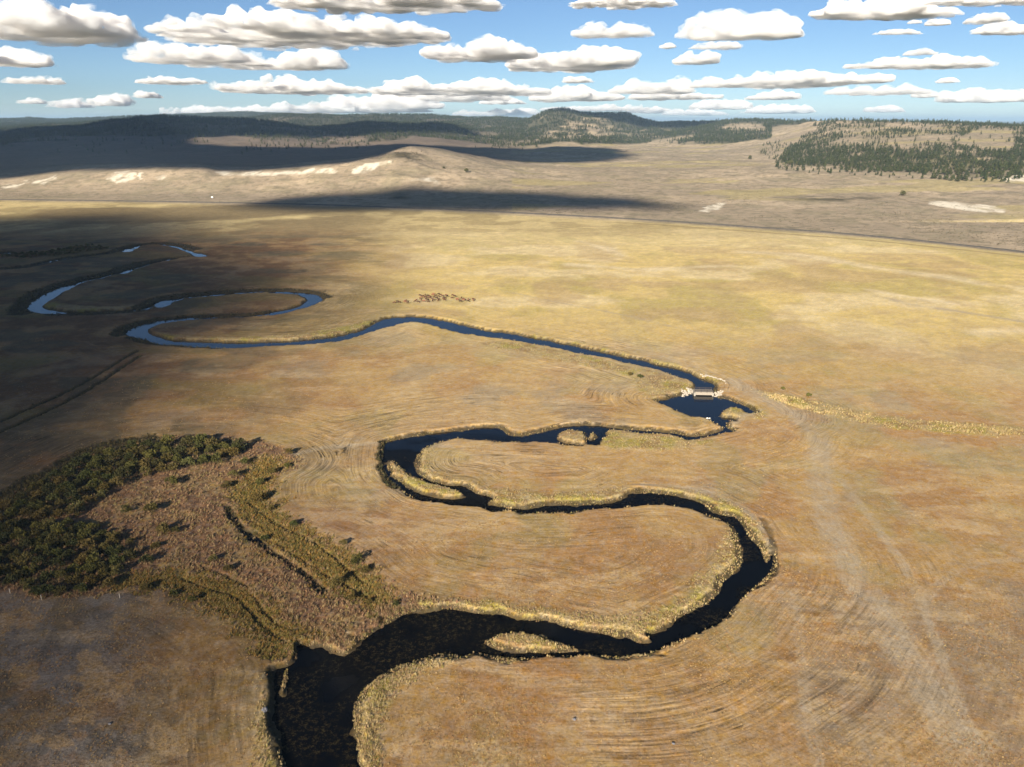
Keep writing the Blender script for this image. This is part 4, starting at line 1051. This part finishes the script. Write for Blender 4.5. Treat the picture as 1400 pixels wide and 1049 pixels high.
# ------------------------------------------------------------------ willows
def label_it(o, label, cat, group=None):
    o['label'] = label; o['category'] = cat
    if group: o['group'] = group
def bush_meshes(seed, fol_mat, stem_mat, n_cl=11, leaves=62, flat=0.72):
    r = np.random.default_rng(seed); vs = []; fs = []
    cl = [(0, 0, 0.45, 0.5)]
    for i in range(n_cl):
        a = r.uniform(0, 6.283); d = r.uniform(0.2, 0.6); z = r.uniform(0.25, 1.0 - 0.75 * d)
        cl.append((d * math.cos(a), d * math.sin(a), z * flat, r.uniform(0.22, 0.40)))
    for (cx, cy, cz, cr) in cl:
        for k in range(leaves):
            u = r.normal(size=3); u /= np.linalg.norm(u)
            if u[2] < -0.35: u[2] *= -1
            rad = cr * r.uniform(0.72, 1.08)
            c = np.array([cx, cy, cz]) + u * rad * np.array([1, 1, 0.9])
            if c[2] < 0.02: continue
            up = np.array([u[0] * 0.8, u[1] * 0.8, 0.9]) + r.normal(size=3) * 0.25; up /= np.linalg.norm(up)
            sd_ = np.cross(up, r.normal(size=3)); sd_ /= np.linalg.norm(sd_)
            L = r.uniform(0.07, 0.15); Wd = r.uniform(0.028, 0.055)
            b = len(vs)
            vs += [c - sd_ * Wd - up * L * 0.5, c + sd_ * Wd - up * L * 0.5, c + sd_ * Wd * 0.6 + up * L * 0.5, c - sd_ * Wd * 0.6 + up * L * 0.5]
            fs.append((b, b + 1, b + 2, b + 3))
    fol = raw_mesh('foliage', vs, fs, fol_mat)
    vs, fs = [], []
    for i in range(9):
        a = r.uniform(0, 6.283); d = r.uniform(0.2, 0.5); h = r.uniform(0.35, 0.6)
        b = len(vs); w = 0.018
        for (qx, qy, qz, ww) in ((0.05 * math.cos(a), 0.05 * math.sin(a), -0.05, w), (d * math.cos(a), d * math.sin(a), h, w * 0.5)):
            for t in range(4): vs.append((qx + ww * math.cos(t * 1.571), qy + ww * math.sin(t * 1.571), qz))
        for t in range(4): fs.append((b + t, b + (t + 1) % 4, b + 4 + (t + 1) % 4, b + 4 + t))
        fs.append((b + 4, b + 5, b + 6, b + 7))
    return fol, raw_mesh('stems', vs, fs, stem_mat)
m_willow = leafy_material('willow_leaves', rand=[(0.045, 0.054, 0.018), (0.125, 0.115, 0.030), (0.065, 0.076, 0.022), (0.125, 0.090, 0.026), (0.050, 0.058, 0.022), (0.15, 0.11, 0.035), (0.12, 0.13, 0.045)])
m_stem = leafy_material('bark', base=(0.10, 0.075, 0.05))
BUSH = [bush_meshes(1000 + i, m_willow, m_stem, 9 + i % 4, 60, 0.86 + 0.06 * (i % 3)) for i in range(6)]
def thing(name, x, y, z, label, cat, group=None, rz=0.0, s=1.0):
    o = bpy.data.objects.new(name, None); col.objects.link(o); o.location = (x, y, z); o.rotation_euler = (0, 0, rz); o.scale = (s, s, s)
    o.empty_display_size = 0.3
    label_it(o, label, cat, group); return o
def child(name, me, parent, loc=(0, 0, 0), label=None):
    o = bpy.data.objects.new(name, me); col.objects.link(o); o.parent = parent; o.location = loc
    if label: o['label'] = label
    return o
bush_n = 0
def bush(px, py, wpx, label, group=None, name='willow_bush', hs=1.0):
    global bush_n
    x, y = at(px, py + wpx * 0.35)
    dist = math.hypot(y, CAM_H); rad = wpx / 2 / FPX * math.hypot(dist, x) * 1.25
    z = ground_z(x, y)
    o = thing(name, x, y, z - 0.05, label, 'bush', group, random.uniform(0, 6.28), rad)
    o.scale = (rad, rad, rad * 1.12 * hs)
    f, s_ = BUSH[bush_n % 6]; bush_n += 1
    child('foliage', f, o); child('stems', s_, o)
    return o
SINGLE = [(237,656,19,'solitary olive willow in the red marsh, throwing a long shadow'),(208.6,693,20,'low willow in the red marsh below the solitary one'),(172.6,695,14,'small willow just left of the low one in the red marsh'),
 (324,611,19,'green willow at the right tip of the upper thicket'),(335.8,629,13,'small bright willow below the right tip of the upper thicket'),(319,648,14,'willow at the head of the ochre sedge, upper left side'),
 (309,661,14,'willow on the left lip of the ochre sedge'),(224,720,21,'olive willow with a yellow top right of the lower thicket'),(240,724,13,'dark small willow touching the yellow-topped one'),
 (213.7,744,14,'narrow willow below the yellow-topped one'),(178,739,13,'willow between the lower thicket and the narrow one'),(178,758,18,'wide willow at the right rim of the lower thicket'),
 (202,763,18,'greyish willow right of the wide one'),(311,775,16,'yellow-green bush in the marsh near the dark creek line'),(292,763,14,'pale bush just above left of the yellow-green one'),
 (200,800,17,'bush on the meadow rim below the dark pool of shadow'),(238,808,13,'yellowish bush on the meadow rim, right of its neighbour'),(262,818,11,'small dark bush low on the sedge rim'),
 (354,676,23,'large green willow at the left edge of the mown lobe'),(356,655,15,'dark willow on top of the large green one'),(395,617,13,'dark bush at the top corner of the mown lobe'),(393,634,11,'small bush beside the pale crumbling rim'),
 (372,641,14,'bush at the upper bend of the ochre sedge'),(401,714,14,'green bush on the right rim of the ochre sedge'),(371,692,12,'yellowish bush below the large green willow'),(363,731,14,'bush on the dark ditch left of the ochre sedge'),
 (489,762,20,'bright green bush at the lower rim of the mown lobe'),(500,777,14,'green bush touching the bright one at the lobe rim'),(469,741,12,'lone thin bush with a feathery top on the lobe rim'),(462,794,19,'dark brownish bush in the lower ochre sedge'),
 (481,813,13,'bush between the brownish one and the pool'),(505,819,12,'small dark bush close to the pool'),(541,823,9,'tiny bush above the pool corner'),(875,514,9,'round green bush left of the bridge'),(861,511,8,'fainter bush just left of the round green one'),
 (1070,531,7,'brown bush in the pale ditch right of the bridge'),(1105,539,9,'dark green bush in the pale ditch farther right')]
for q in SINGLE: bush(*q, group='willow bushes')
def pack(poly_px, space, seed, jitter=0.3):
    r = np.random.default_rng(seed); p = np.asarray(poly_px, float); out = []
    tries = r.uniform(p.min(0), p.max(0), (6000, 2)); ins = inside(tries[:, 0], tries[:, 1], p)
    for q in tries[ins]:
        s_ = space * (0.72 + 0.0012 * (q[1] - 600))
        if all((q[0] - o[0]) ** 2 + (1.5 * (q[1] - o[1])) ** 2 > (s_ * o[2]) ** 2 for o in out): out.append((q[0], q[1], r.uniform(0.8, 1.25)))
    return out
THK1 = [(-60,715),(0,690),(40,668),(90,640),(135,615),(200,603),(270,599),(325,602),(345,610),(318,622),(270,634),(215,640),(180,652),(130,680),(105,700),(60,705),(20,730),(-60,760)]
THK2 = [(-60,745),(10,735),(60,712),(120,715),(165,735),(165,765),(150,795),(105,810),(50,808),(0,795),(-60,790)]
for q in pack(THK1, 18, 71): bush(q[0], q[1], 18.5 * q[2], 'olive willow bush packed in the dark upper thicket at left', 'willows of the upper thicket')
for q in pack(THK2, 17, 72): bush(q[0], q[1], 18.5 * q[2], 'olive willow bush packed in the dark lower thicket at left', 'willows of the lower thicket')
for q in pack([(0,350),(40,352),(110,345),(150,338),(120,334),(60,344),(0,346)], 9, 74): bush(q[0], q[1], 4.5 * q[2], 'dark dot of a shrub above the upper creek at far left', 'far shrubs by the upper creek')

# ------------------------------------------------------------------ pines
m_pine = leafy_material('pine_needles', rand=[(0.040, 0.055, 0.022), (0.055, 0.070, 0.026), (0.072, 0.080, 0.030), (0.045, 0.052, 0.025)])
m_pine_i = leafy_material('pine_needles_far', instancer=True)
def pine_meshes(seed, mat, n=120, round_=0.0):
    r = np.random.default_rng(seed); vs, fs = [], []
    for k in range(n):
        t = r.random() ** 0.8                         # 0 bottom of the crown .. 1 tip
        env = (1 - t) ** (0.8 - 0.35 * round_) * (0.75 + 0.25 * math.sin(t * 17 + seed)) * 0.30 + 0.02
        a = r.uniform(0, 6.283); d = env * r.uniform(0.45, 1.05)
        c = np.array([d * math.cos(a), d * math.sin(a), 0.16 + 0.84 * t])
        o_ = np.array([math.cos(a), math.sin(a), -0.15]); s_ = np.array([-math.sin(a), math.cos(a), r.normal(0, 0.25)])
        L = r.uniform(0.06, 0.11) * (1.15 - 0.6 * t); Wd = r.uniform(0.05, 0.09) * (1.15 - 0.6 * t)
        u = np.array([0, 0, 1.0]) * L * 0.8
        b = len(vs)
        vs += [c - s_ * Wd - o_ * L * 0.3 + u * 0.5, c + s_ * Wd - o_ * L * 0.3 + u * 0.3, c + s_ * Wd * 0.7 + o_ * L - u * 0.3, c - s_ * Wd * 0.7 + o_ * L - u * 0.5]
        fs.append((b, b + 1, b + 2, b + 3))
    crown = raw_mesh('crown', vs, fs, mat)
    vs = []; fs = []
    for (z, w) in ((-0.03, 0.022), (0.5, 0.013), (0.95, 0.003)):
        for t in range(5): vs.append((w * math.cos(t * 1.2566), w * math.sin(t * 1.2566), z))
    for l in (0, 5):
        for t in range(5): fs.append((l + t, l + (t + 1) % 5, l + 5 + (t + 1) % 5, l + 5 + t))
    return crown, raw_mesh('trunk', vs, fs, m_stem)
PINES = [pine_meshes(1100 + i, m_pine, 150, i % 2) for i in range(5)]
FPINE = [pine_meshes(1120 + i, m_pine_i, 70, i % 2)[0] for i in range(4)]
def sample_forest(n, y0, y1, u0, u1):
    Yc = np.sqrt(rng.uniform(y0 ** 2, y1 ** 2, n)); Uc = rng.uniform(u0, u1, n); Xc = Uc * Yc
    Zc = hills_h(Xc, Yc); px, py = proj(Xc, Yc, Zc)
    k = rng.random(n) < forest_density(Xc, Yc, Zc, px, py) * np.where(px > 1055, 0.72, 1.0)
    # loose trees out on the slopes
    edge = np.zeros(n, bool)
    for poly, pr in (([(1030,198),(1110,192),(1110,226),(1062,224),(1030,205)], 0.05), ([(1062,222),(1240,233),(1300,243),(1400,243),(1400,252),(1240,246),(1120,240),(1060,232)], 0.09), ([(340,190),(520,185),(500,204),(420,206),(330,212)], 0.05), ([(80,190),(240,190),(230,212),(60,214)], 0.03)):
        edge |= (rng.random(n) < pr) & inside(px, py, np.asarray(poly, float))
    k |= edge
    return Xc[k], Yc[k], Zc[k], px[k], py[k]
x1, y1, z1, p1, q1 = sample_forest(30000, 1380, 3150, 0.30, 0.72)
seen = (p1 < 1398) & (p1 > 1030) & (q1 > 168)
order = np.argsort(np.where(seen, y1, 1e9))
near_i = set(order[:290].tolist())
hgt1 = rng.uniform(5.5, 12.5, len(x1))
for n_, i in enumerate(order[:290]):
    c_, t_ = PINES[n_ % 5]
    lone = q1[i] > 238 and p1[i] < 1250
    o = thing('pine_tree', float(x1[i]), float(y1[i]), float(z1[i]) - 0.3,
              'dark green pine at the lower edge of the wooded hill at right', 'tree', 'pines along the foot of the wooded hill', float(rng.uniform(0, 6.28)), float(hgt1[i] * (0.6 if lone else 1)))
    sxy = float(rng.uniform(0.95, 1.3)); o.scale = (o.scale[0] * sxy, o.scale[1] * sxy, o.scale[2])
    child('crown', c_, o); child('trunk', t_, o)
rest = np.array([i for i in range(len(x1)) if i not in near_i])
FP = [(0.050, 0.062, 0.026), (0.065, 0.075, 0.030), (0.040, 0.050, 0.024)]
scatter('hill_forest', np.stack([x1[rest], y1[rest], z1[rest] - 0.3], 1), hgt1[rest], rng.uniform(0, 6.28, len(rest)), pal(len(rest), FP), FPINE)
x2, y2, z2, _, _ = sample_forest(110000, 2400, 8300, -0.74, 0.72)
k = (y2 > 3150) | (x2 / y2 < 0.30)
x2, y2, z2 = x2[k], y2[k], z2[k]
scatter('distant_forest', np.stack([x2, y2, z2 - 0.3], 1), rng.uniform(11, 19, len(x2)), rng.uniform(0, 6.28, len(x2)), pal(len(x2), FP), FPINE)
x3, y3, z3, _, _ = sample_forest(40000, 8300, 12500, -0.74, 0.1)
scatter('farthest_forest', np.stack([x3, y3, z3 - 0.3], 1), rng.uniform(20, 28, len(x3)), rng.uniform(0, 6.28, len(x3)), pal(len(x3), FP), FPINE)

m_jun = leafy_material('juniper_leaves', rand=[(0.055, 0.06, 0.026), (0.08, 0.08, 0.03)])
JUNM = [bush_meshes(1050 + i, m_jun, m_stem, 9, 50, 0.9)[0] for i in range(2)]
# junipers standing alone on the dry slopes
JUN = [(1235,268,9,'round juniper alone on the dry plain, right'),(637,236,8,'dark juniper alone on the sunlit slope below the bluff summit'),(607,231,4.5,'smaller juniper left of the lone dark one'),(1080,226,9,'left juniper of the pair below the wooded hill'),(1091,226,7,'right juniper of the pair below the wooded hill'),
       (1312,239,14,'broad dark juniper in front of the wood at right'),(1026,218,7,'juniper pair on the far plain, centre right')]
def hit(px, py, z0=10.0):
    x, y = at(px, py, z0)
    for _ in range(12):
        z0 = 0.5 * z0 + 0.5 * float(hills_h(np.array([x]), np.array([y]))[0]); x, y = at(px, py, z0)
    return x, y, z0
for px_, py_, w_, lab in JUN:
    x, y, z = hit(px_, py_)
    rad = w_ / 2 / FPX * math.hypot(x, y) * 1.2
    o = thing('juniper', x, y, z - 0.1, lab, 'bush', 'junipers on the dry slopes', random.uniform(0, 6), rad); o.scale = (rad, rad, rad * 1.3)
    child('foliage', JUNM[bush_n % 2], o); child('stems', BUSH[bush_n % 6][1], o); bush_n += 1
# sagebrush and scrub dots
m_blob = [bush_meshes(1200 + i, leafy_material('scrub', instancer=True), m_stem, 4, 14)[0] for i in range(2)]
nS = 26000
xs_, ys_ = px_samples(nS, -20, 1420, 232, 345)
zs_ = np.where(ys_ < 1000, 0, hills_h(xs_, ys_))
ry = np.interp(xs_, _rp[:, 0], _rp[:, 1])
k = (ys_ > ry + 12) & (ys_ < 3300) & (rng.random(nS) < 0.10 + 0.9 * sstep(0.5, 0.62, fbm(xs_ / 90, ys_ / 90, 4, 411)))
xs_, ys_, zs_ = xs_[k], ys_[k], zs_[k]
scatter('sagebrush', np.stack([xs_, ys_, zs_ - 0.05], 1), rng.uniform(0.6, 1.6, len(xs_)) * (1 + 0.5 * (rng.random(len(xs_)) < 0.08)), rng.uniform(0, 6.28, len(xs_)),
        pal(len(xs_), [(0.13, 0.11, 0.065), (0.10, 0.085, 0.045), (0.17, 0.145, 0.10)]), m_blob)
# dark scrub on the rocky bluff summit
nR = 900
px_ = rng.normal(556, 13, nR); py_ = rng.normal(213, 4.5, nR); pts = []
for a_, b_ in zip(px_[:420], py_[:420]):
    x, y, z = hit(a_, b_, 45.0)
    if 1500 < y < 2100: pts.append((x, y, z - 0.2))
scatter('summit_scrub', np.array(pts), rng.uniform(1.2, 3.4, len(pts)), rng.uniform(0, 6.28, len(pts)), pal(len(pts), [(0.06, 0.05, 0.03), (0.09, 0.075, 0.045)]), m_blob)

# ------------------------------------------------------------------ road at the foot of the hills
def simple_mat(name, c, rough=0.9, nscale=1.0, amt=0.35):
    m, nt, out = mat_new(name); N = NT(nt)
    bs = N.n('ShaderNodeBsdfPrincipled'); bs.inputs['Roughness'].default_value = rough; bs.inputs['Specular IOR Level'].default_value = 0.2
    tc = N.n('ShaderNodeTexCoord')
    rg = N.n('ShaderNodeRGB'); rg.outputs[0].default_value = (*c, 1)
    f = N.maprange(N.noise(tc.outputs['Object'], nscale, 4, 0.65), 0.3, 0.7, 1 - amt, 1 + amt)
    N.link(N.scale(rg.outputs[0], f), bs.inputs['Base Color']); N.link(bs.outputs[0], out.inputs[0]); return m
rp = smooth_poly(ROAD, 2, False)
dd = np.gradient(rp, axis=0); dd /= np.linalg.norm(dd, axis=1)[:, None]; nn_ = np.stack([-dd[:, 1], dd[:, 0]], 1)
def road_strip(name, prof, mat):
    vs, fs = [], []
    for i, (p, n) in enumerate(zip(rp, nn_)):
        for (off, z) in prof: vs.append((p[0] + n[0] * off, p[1] + n[1] * off, z))
    m = len(prof)
    for i in range(len(rp) - 1):
        for j in range(m - 1): fs.append((i * m + j, i * m + j + 1, (i + 1) * m + j + 1, (i + 1) * m + j))
    o = bpy.data.objects.new(name, raw_mesh(name, vs, fs, mat)); col.objects.link(o); o['kind'] = 'structure'; return o
road_strip('road', [(-2.8, 0.78), (2.8, 0.78)], simple_mat('asphalt', (0.085, 0.080, 0.075), 0.95, 0.3))
road_strip('road_bank', [(-7.0, 0.1), (-3.3, 0.77), (3.3, 0.77), (7.0, 0.1)], simple_mat('road_gravel', (0.15, 0.13, 0.10), 0.95, 0.2))

# ------------------------------------------------------------------ bridge
m_wood = simple_mat('weathered_timber', (0.25, 0.22, 0.18), 0.85, 3.0)
m_conc = simple_mat('pale_concrete', (0.28, 0.26, 0.225), 0.9, 1.5, 0.2)
m_dark = simple_mat('dark_rail', (0.05, 0.04, 0.035), 0.8, 2.0)
m_stone = simple_mat('pale_stone', (0.38, 0.34, 0.28), 0.9, 1.2)
def box_mesh(name, cx, cy, cz, sx, sy, sz, mat, bev=0.0):
    bm = bmesh.new(); bmesh.ops.create_cube(bm, size=1.0, matrix=Matrix.Translation((cx, cy, cz)) @ Matrix.Diagonal((sx, sy, sz, 1)))
    if bev: bmesh.ops.bevel(bm, geom=bm.edges[:], offset=bev, segments=1, affect='EDGES')
    me = bpy.data.meshes.new(name); bm.to_mesh(me); bm.free(); me.materials.append(mat); return me
bx, by = at(961.5, 535.2, 0.3)
br = thing('bridge', bx, by, 0.0, 'low pale farm bridge with dark rails over the river above the pond', 'bridge', None, R(-4))
BL, BW = 8.6, 4.0
child('deck', box_mesh('deck', 0, 0, 0.42, BL, BW, 0.22, m_wood, 0.02), br)
for k_ in range(24):
    child('plank', box_mesh('plank', -BL / 2 + 0.2 + k_ * (BL - 0.4) / 23, 0, 0.57, 0.33, BW + 0.1, 0.07, m_wood), br)
for sy in (-1, 1):
    child('beam', box_mesh('beam', 0, sy * (BW / 2 - 0.1), -0.28, BL + 0.3, 0.26, 1.15, m_wood, 0.02), br)
    child('rail', box_mesh('rail', 0, sy * (BW / 2 - 0.02), 1.55, BL, 0.09, 0.14, m_dark), br)
    child('rail', box_mesh('rail', 0, sy * (BW / 2 - 0.02), 1.12, BL, 0.06, 0.10, m_dark), br)
    for k_ in range(4):
        child('post', box_mesh('post', -BL / 2 + 0.12 + k_ * (BL - 0.24) / 3, sy * (BW / 2 + 0.07), 0.88, 0.16, 0.12, 1.46, m_dark), br)
for sx in (-1, 1):
    child('abutment', box_mesh('abutment', sx * (BL / 2 - 0.15), 0, -0.75, 0.7, BW + 0.8, 2.1, m_conc, 0.04), br)
def rock_mesh(seed, mat):
    bm = bmesh.new(); bmesh.ops.create_icosphere(bm, subdivisions=2, radius=1.0)
    for v in bm.verts:
        n = mnoise.noise(v.co * 1.3 + Vector((seed * 7.1, 0, 0))); v.co *= 1 + 0.45 * n; v.co.z *= 0.7
    me = bpy.data.meshes.new('rock'); bm.to_mesh(me); bm.free(); me.materials.append(mat); return me
ROCKS = [rock_mesh(i, m_stone) for i in range(4)]
def riprap(pts, s0, s1, seed, label):
    r = np.random.default_rng(seed); vs = []; fs = []
    bm = bmesh.new()
    for (px_, py_) in pts:
        x, y = at(px_, py_); z = ground_z(x, y) + 0.1
        s_ = r.uniform(s0, s1)
        b = bmesh.new(); b.from_mesh(ROCKS[r.integers(0, 4)])
        bmesh.ops.transform(b, matrix=Matrix.Translation((x, y, z)) @ Matrix.Rotation(r.uniform(0, 6), 4, 'Z') @ Matrix.Diagonal((s_, s_, s_, 1)), verts=b.verts)
        tmp = bpy.data.meshes.new('t'); b.to_mesh(tmp); b.free(); bm.from_mesh(tmp); bpy.data.meshes.remove(tmp)
    me = bpy.data.meshes.new('riprap'); bm.to_mesh(me); bm.free(); me.materials.append(m_stone)
    o = bpy.data.objects.new('riprap', me); col.objects.link(o); o['kind'] = 'stuff'; o['label'] = label; return o
rr_ = np.random.default_rng(5)
riprap([(rr_.uniform(932, 950), 533 + rr_.uniform(-2, 7)) for _ in range(60)], 0.35, 0.75, 1, 'pale rocks piled left of the bridge')
riprap([(rr_.uniform(974, 990), 536 + rr_.uniform(-1.5, 3.5)) for _ in range(32)], 0.3, 0.6, 2, 'pale rocks piled right of the bridge')
riprap([(x_, np.interp(x_, [960, 975, 988, 993], [513, 516.5, 519.5, 524]) + rr_.uniform(-1, 1)) for x_ in rr_.uniform(958, 993, 40)], 0.25, 0.55, 3, 'pale rocks along the track bend above the bridge')
def rock(px_, py_, s_, label, name='rock', z=None, mat=None):
    x, y = at(px_, py_); o = bpy.data.objects.new(name, ROCKS[int(px_) % 4] if mat is None else rock_mesh(int(px_) % 7, mat)); col.objects.link(o)
    o.location = (x, y, (ground_z(x, y) if z is None else z) + s_ * 0.25); o.scale = (s_, s_, s_ * 1.1); label_it(o, label, 'rock')
    return o
m_white = simple_mat('white_stone', (0.75, 0.74, 0.70), 0.8, 2.0, 0.1)
m_grey = simple_mat('grey_stone', (0.15, 0.15, 0.165), 0.85, 2.0, 0.3)
rock(967.2, 568.9, 0.42, 'left of two small white stones at the near shore of the pond', z=WZ + 0.1, mat=m_white)
rock(970.2, 568.9, 0.4, 'right of two small white stones at the near shore of the pond', z=WZ + 0.1, mat=m_white)
rock(785.5, 984, 0.33, 'small grey stone alone in the foreground meadow', mat=m_grey)
rock(920.5, 1017, 0.3, 'small grey stone near the bottom edge, right of the other', mat=m_grey)
rock(150, 990, 0.33, 'small grey stone in the shaded lower left meadow', mat=m_grey)
rock(362, 972, 0.7, 'dark grey stone on the grassy left bank of the pool', mat=m_grey)

# fence posts with pale tops on the meadow rim
m_post = simple_mat('bleached_post', (0.36, 0.33, 0.28), 0.8, 4.0)
def post_mesh():
    bm = bmesh.new(); bmesh.ops.create_cone(bm, cap_ends=True, segments=8, radius1=0.12, radius2=0.10, depth=1.5, matrix=Matrix.Translation((0, 0, 0.6)))
    me = bpy.data.meshes.new('fence_post'); bm.to_mesh(me); bm.free(); me.materials.append(m_post); return me
PM = post_mesh()
for (px_, py_, lab) in ((164, 818, 'bleached post on the meadow rim, throwing a sharp shadow'), (57, 820, 'bleached post below the middle of the lower thicket'), (14, 811, 'bleached post near the left edge of the picture')):
    x, y = at(px_, py_); o = bpy.data.objects.new('fence_post', PM); col.objects.link(o); o.location = (x, y, ground_z(x, y)); label_it(o, lab, 'post', 'posts on the meadow rim')
# shed far off by the road
x, y, z = hit(290, 270.5, 3.0)
sh = thing('shed', x, y, z, 'tiny white shed beside the far road at left', 'shed', None, R(20), 0.6)
child('wall', box_mesh('wall', 0, 0, 1.4, 4.5, 3.6, 2.8, simple_mat('white_paint', (0.8, 0.8, 0.78), 0.6)), sh)
rf = raw_mesh('roof', [(-2.5, -2.1, 2.75), (2.5, -2.1, 2.75), (2.5, 2.1, 2.75), (-2.5, 2.1, 2.75), (-2.5, 0, 3.9), (2.5, 0, 3.9)], [(0, 1, 5, 4), (2, 3, 4, 5), (1, 2, 5), (3, 0, 4), (0, 3, 2, 1)], simple_mat('tin_roof', (0.5, 0.5, 0.5), 0.5))
child('roof', rf, sh)

# ------------------------------------------------------------------ cattle
def cow_mesh(pose, mat):
    V = [(-0.85, 0, 1.12), (-0.35, 0, 1.08), (0.25, 0, 1.05), (0.70, 0, 1.10)]
    Rr = [(0.30, 0.36), (0.36, 0.40), (0.37, 0.40), (0.29, 0.38)]
    E = [(0, 1), (1, 2), (2, 3)]
    def add(p, r_, frm): V.append(p); Rr.append(r_); E.append((frm, len(V) - 1)); return len(V) - 1
    if pose == 'graze': n1 = add((1.05, 0.0, 0.85), (0.17, 0.2), 3); n2 = add((1.30, 0.05, 0.45), (0.13, 0.14), n1); add((1.48, 0.06, 0.14), (0.085, 0.09), n2)
    else: n1 = add((1.05, 0, 1.32), (0.17, 0.2), 3); n2 = add((1.32, 0.05, 1.45), (0.14, 0.14), n1); add((1.62, 0.08, 1.30), (0.085, 0.09), n2)
    st = 0.16 if pose == 'walk' else 0.04
    for (bx_, s_, d_) in ((0, 1, st), (0, -1, -st), (3, 1, -st), (3, -1, st)):
        x0 = V[bx_][0]
        a = add((x0 + (0.05 if bx_ == 0 else 0), 0.19 * s_, 0.78), (0.14, 0.15), bx_)
        b = add((x0 + d_ * 0.6 - (0.06 if bx_ == 0 else 0), 0.20 * s_, 0.42), (0.075, 0.075), a)
        add((x0 + d_, 0.20 * s_, 0.03), (0.06, 0.06), b)
    t = add((-1.08, 0, 1.22), (0.05, 0.05), 0); add((-1.16, 0, 0.62), (0.035, 0.035), t)
    me = bpy.data.meshes.new('cow_cage'); me.from_pydata(V, E, [])
    o = bpy.data.objects.new('tmp', me); col.objects.link(o)
    md = o.modifiers.new('skin', 'SKIN'); md.use_smooth_shade = True
    for i, sv in enumerate(me.skin_vertices[0].data): sv.radius = Rr[i]; sv.use_root = (i == 1)
    ms = o.modifiers.new('sub', 'SUBSURF'); ms.levels = 1
    dg = bpy.context.evaluated_depsgraph_get(); dg.update()
    m2 = bpy.data.meshes.new_from_object(o.evaluated_get(dg)); bpy.data.objects.remove(o)
    m2.name = 'cow'; m2.materials.clear(); m2.materials.append(mat); return m2
m_cow = leafy_material('cow_hide', rand=[(0.16, 0.07, 0.04), (0.20, 0.09, 0.05), (0.09, 0.045, 0.03), (0.05, 0.035, 0.028), (0.18, 0.08, 0.045)], rough=0.7)
COWS = [cow_mesh(p, m_cow) for p in ('graze', 'stand', 'walk')]
rc = np.random.default_rng(77); cows = []
Z_ = lambda a, b: (520 + a / 8.75, 380 + b / 8.75)
for (n, x0, x1, y0, y1) in ((7, 165, 330, 285, 310), (3, 410, 470, 275, 310), (14, 470, 600, 215, 300), (18, 600, 700, 200, 290), (13, 690, 770, 215, 285), (7, 770, 890, 215, 250), (7, 910, 1010, 250, 290), (7, 1025, 1120, 262, 290)):
    k = 0; tr = 0
    while k < n and tr < 400:
        tr += 1
        a = rc.uniform(x0, x1); b = rc.uniform(y0, y1); p = Z_(a, b); w = at(*p)
        if all((w[0] - c[0]) ** 2 + (w[1] - c[1]) ** 2 > 3.3 ** 2 for c in cows): cows.append((w[0], w[1])); k += 1
for i, (x, y) in enumerate(cows):
    o = bpy.data.objects.new('cow', COWS[rc.integers(0, 3)]); col.objects.link(o)
    o.location = (x, y, ground_z(x, y)); o.rotation_euler = (0, 0, rc.choice([0.3, 3.3, 0.0, 2.8, -0.6, 1.2]) + rc.normal(0, 0.35)); s_ = rc.uniform(0.88, 1.05); o.scale = (s_, s_, s_)
    left_g = x < at(560, 413)[0]
    label_it(o, 'reddish brown cow in the small group left of the herd' if left_g else 'reddish brown cow in the herd on the golden meadow', 'cow', 'cows of the small group' if left_g else 'cows of the herd')
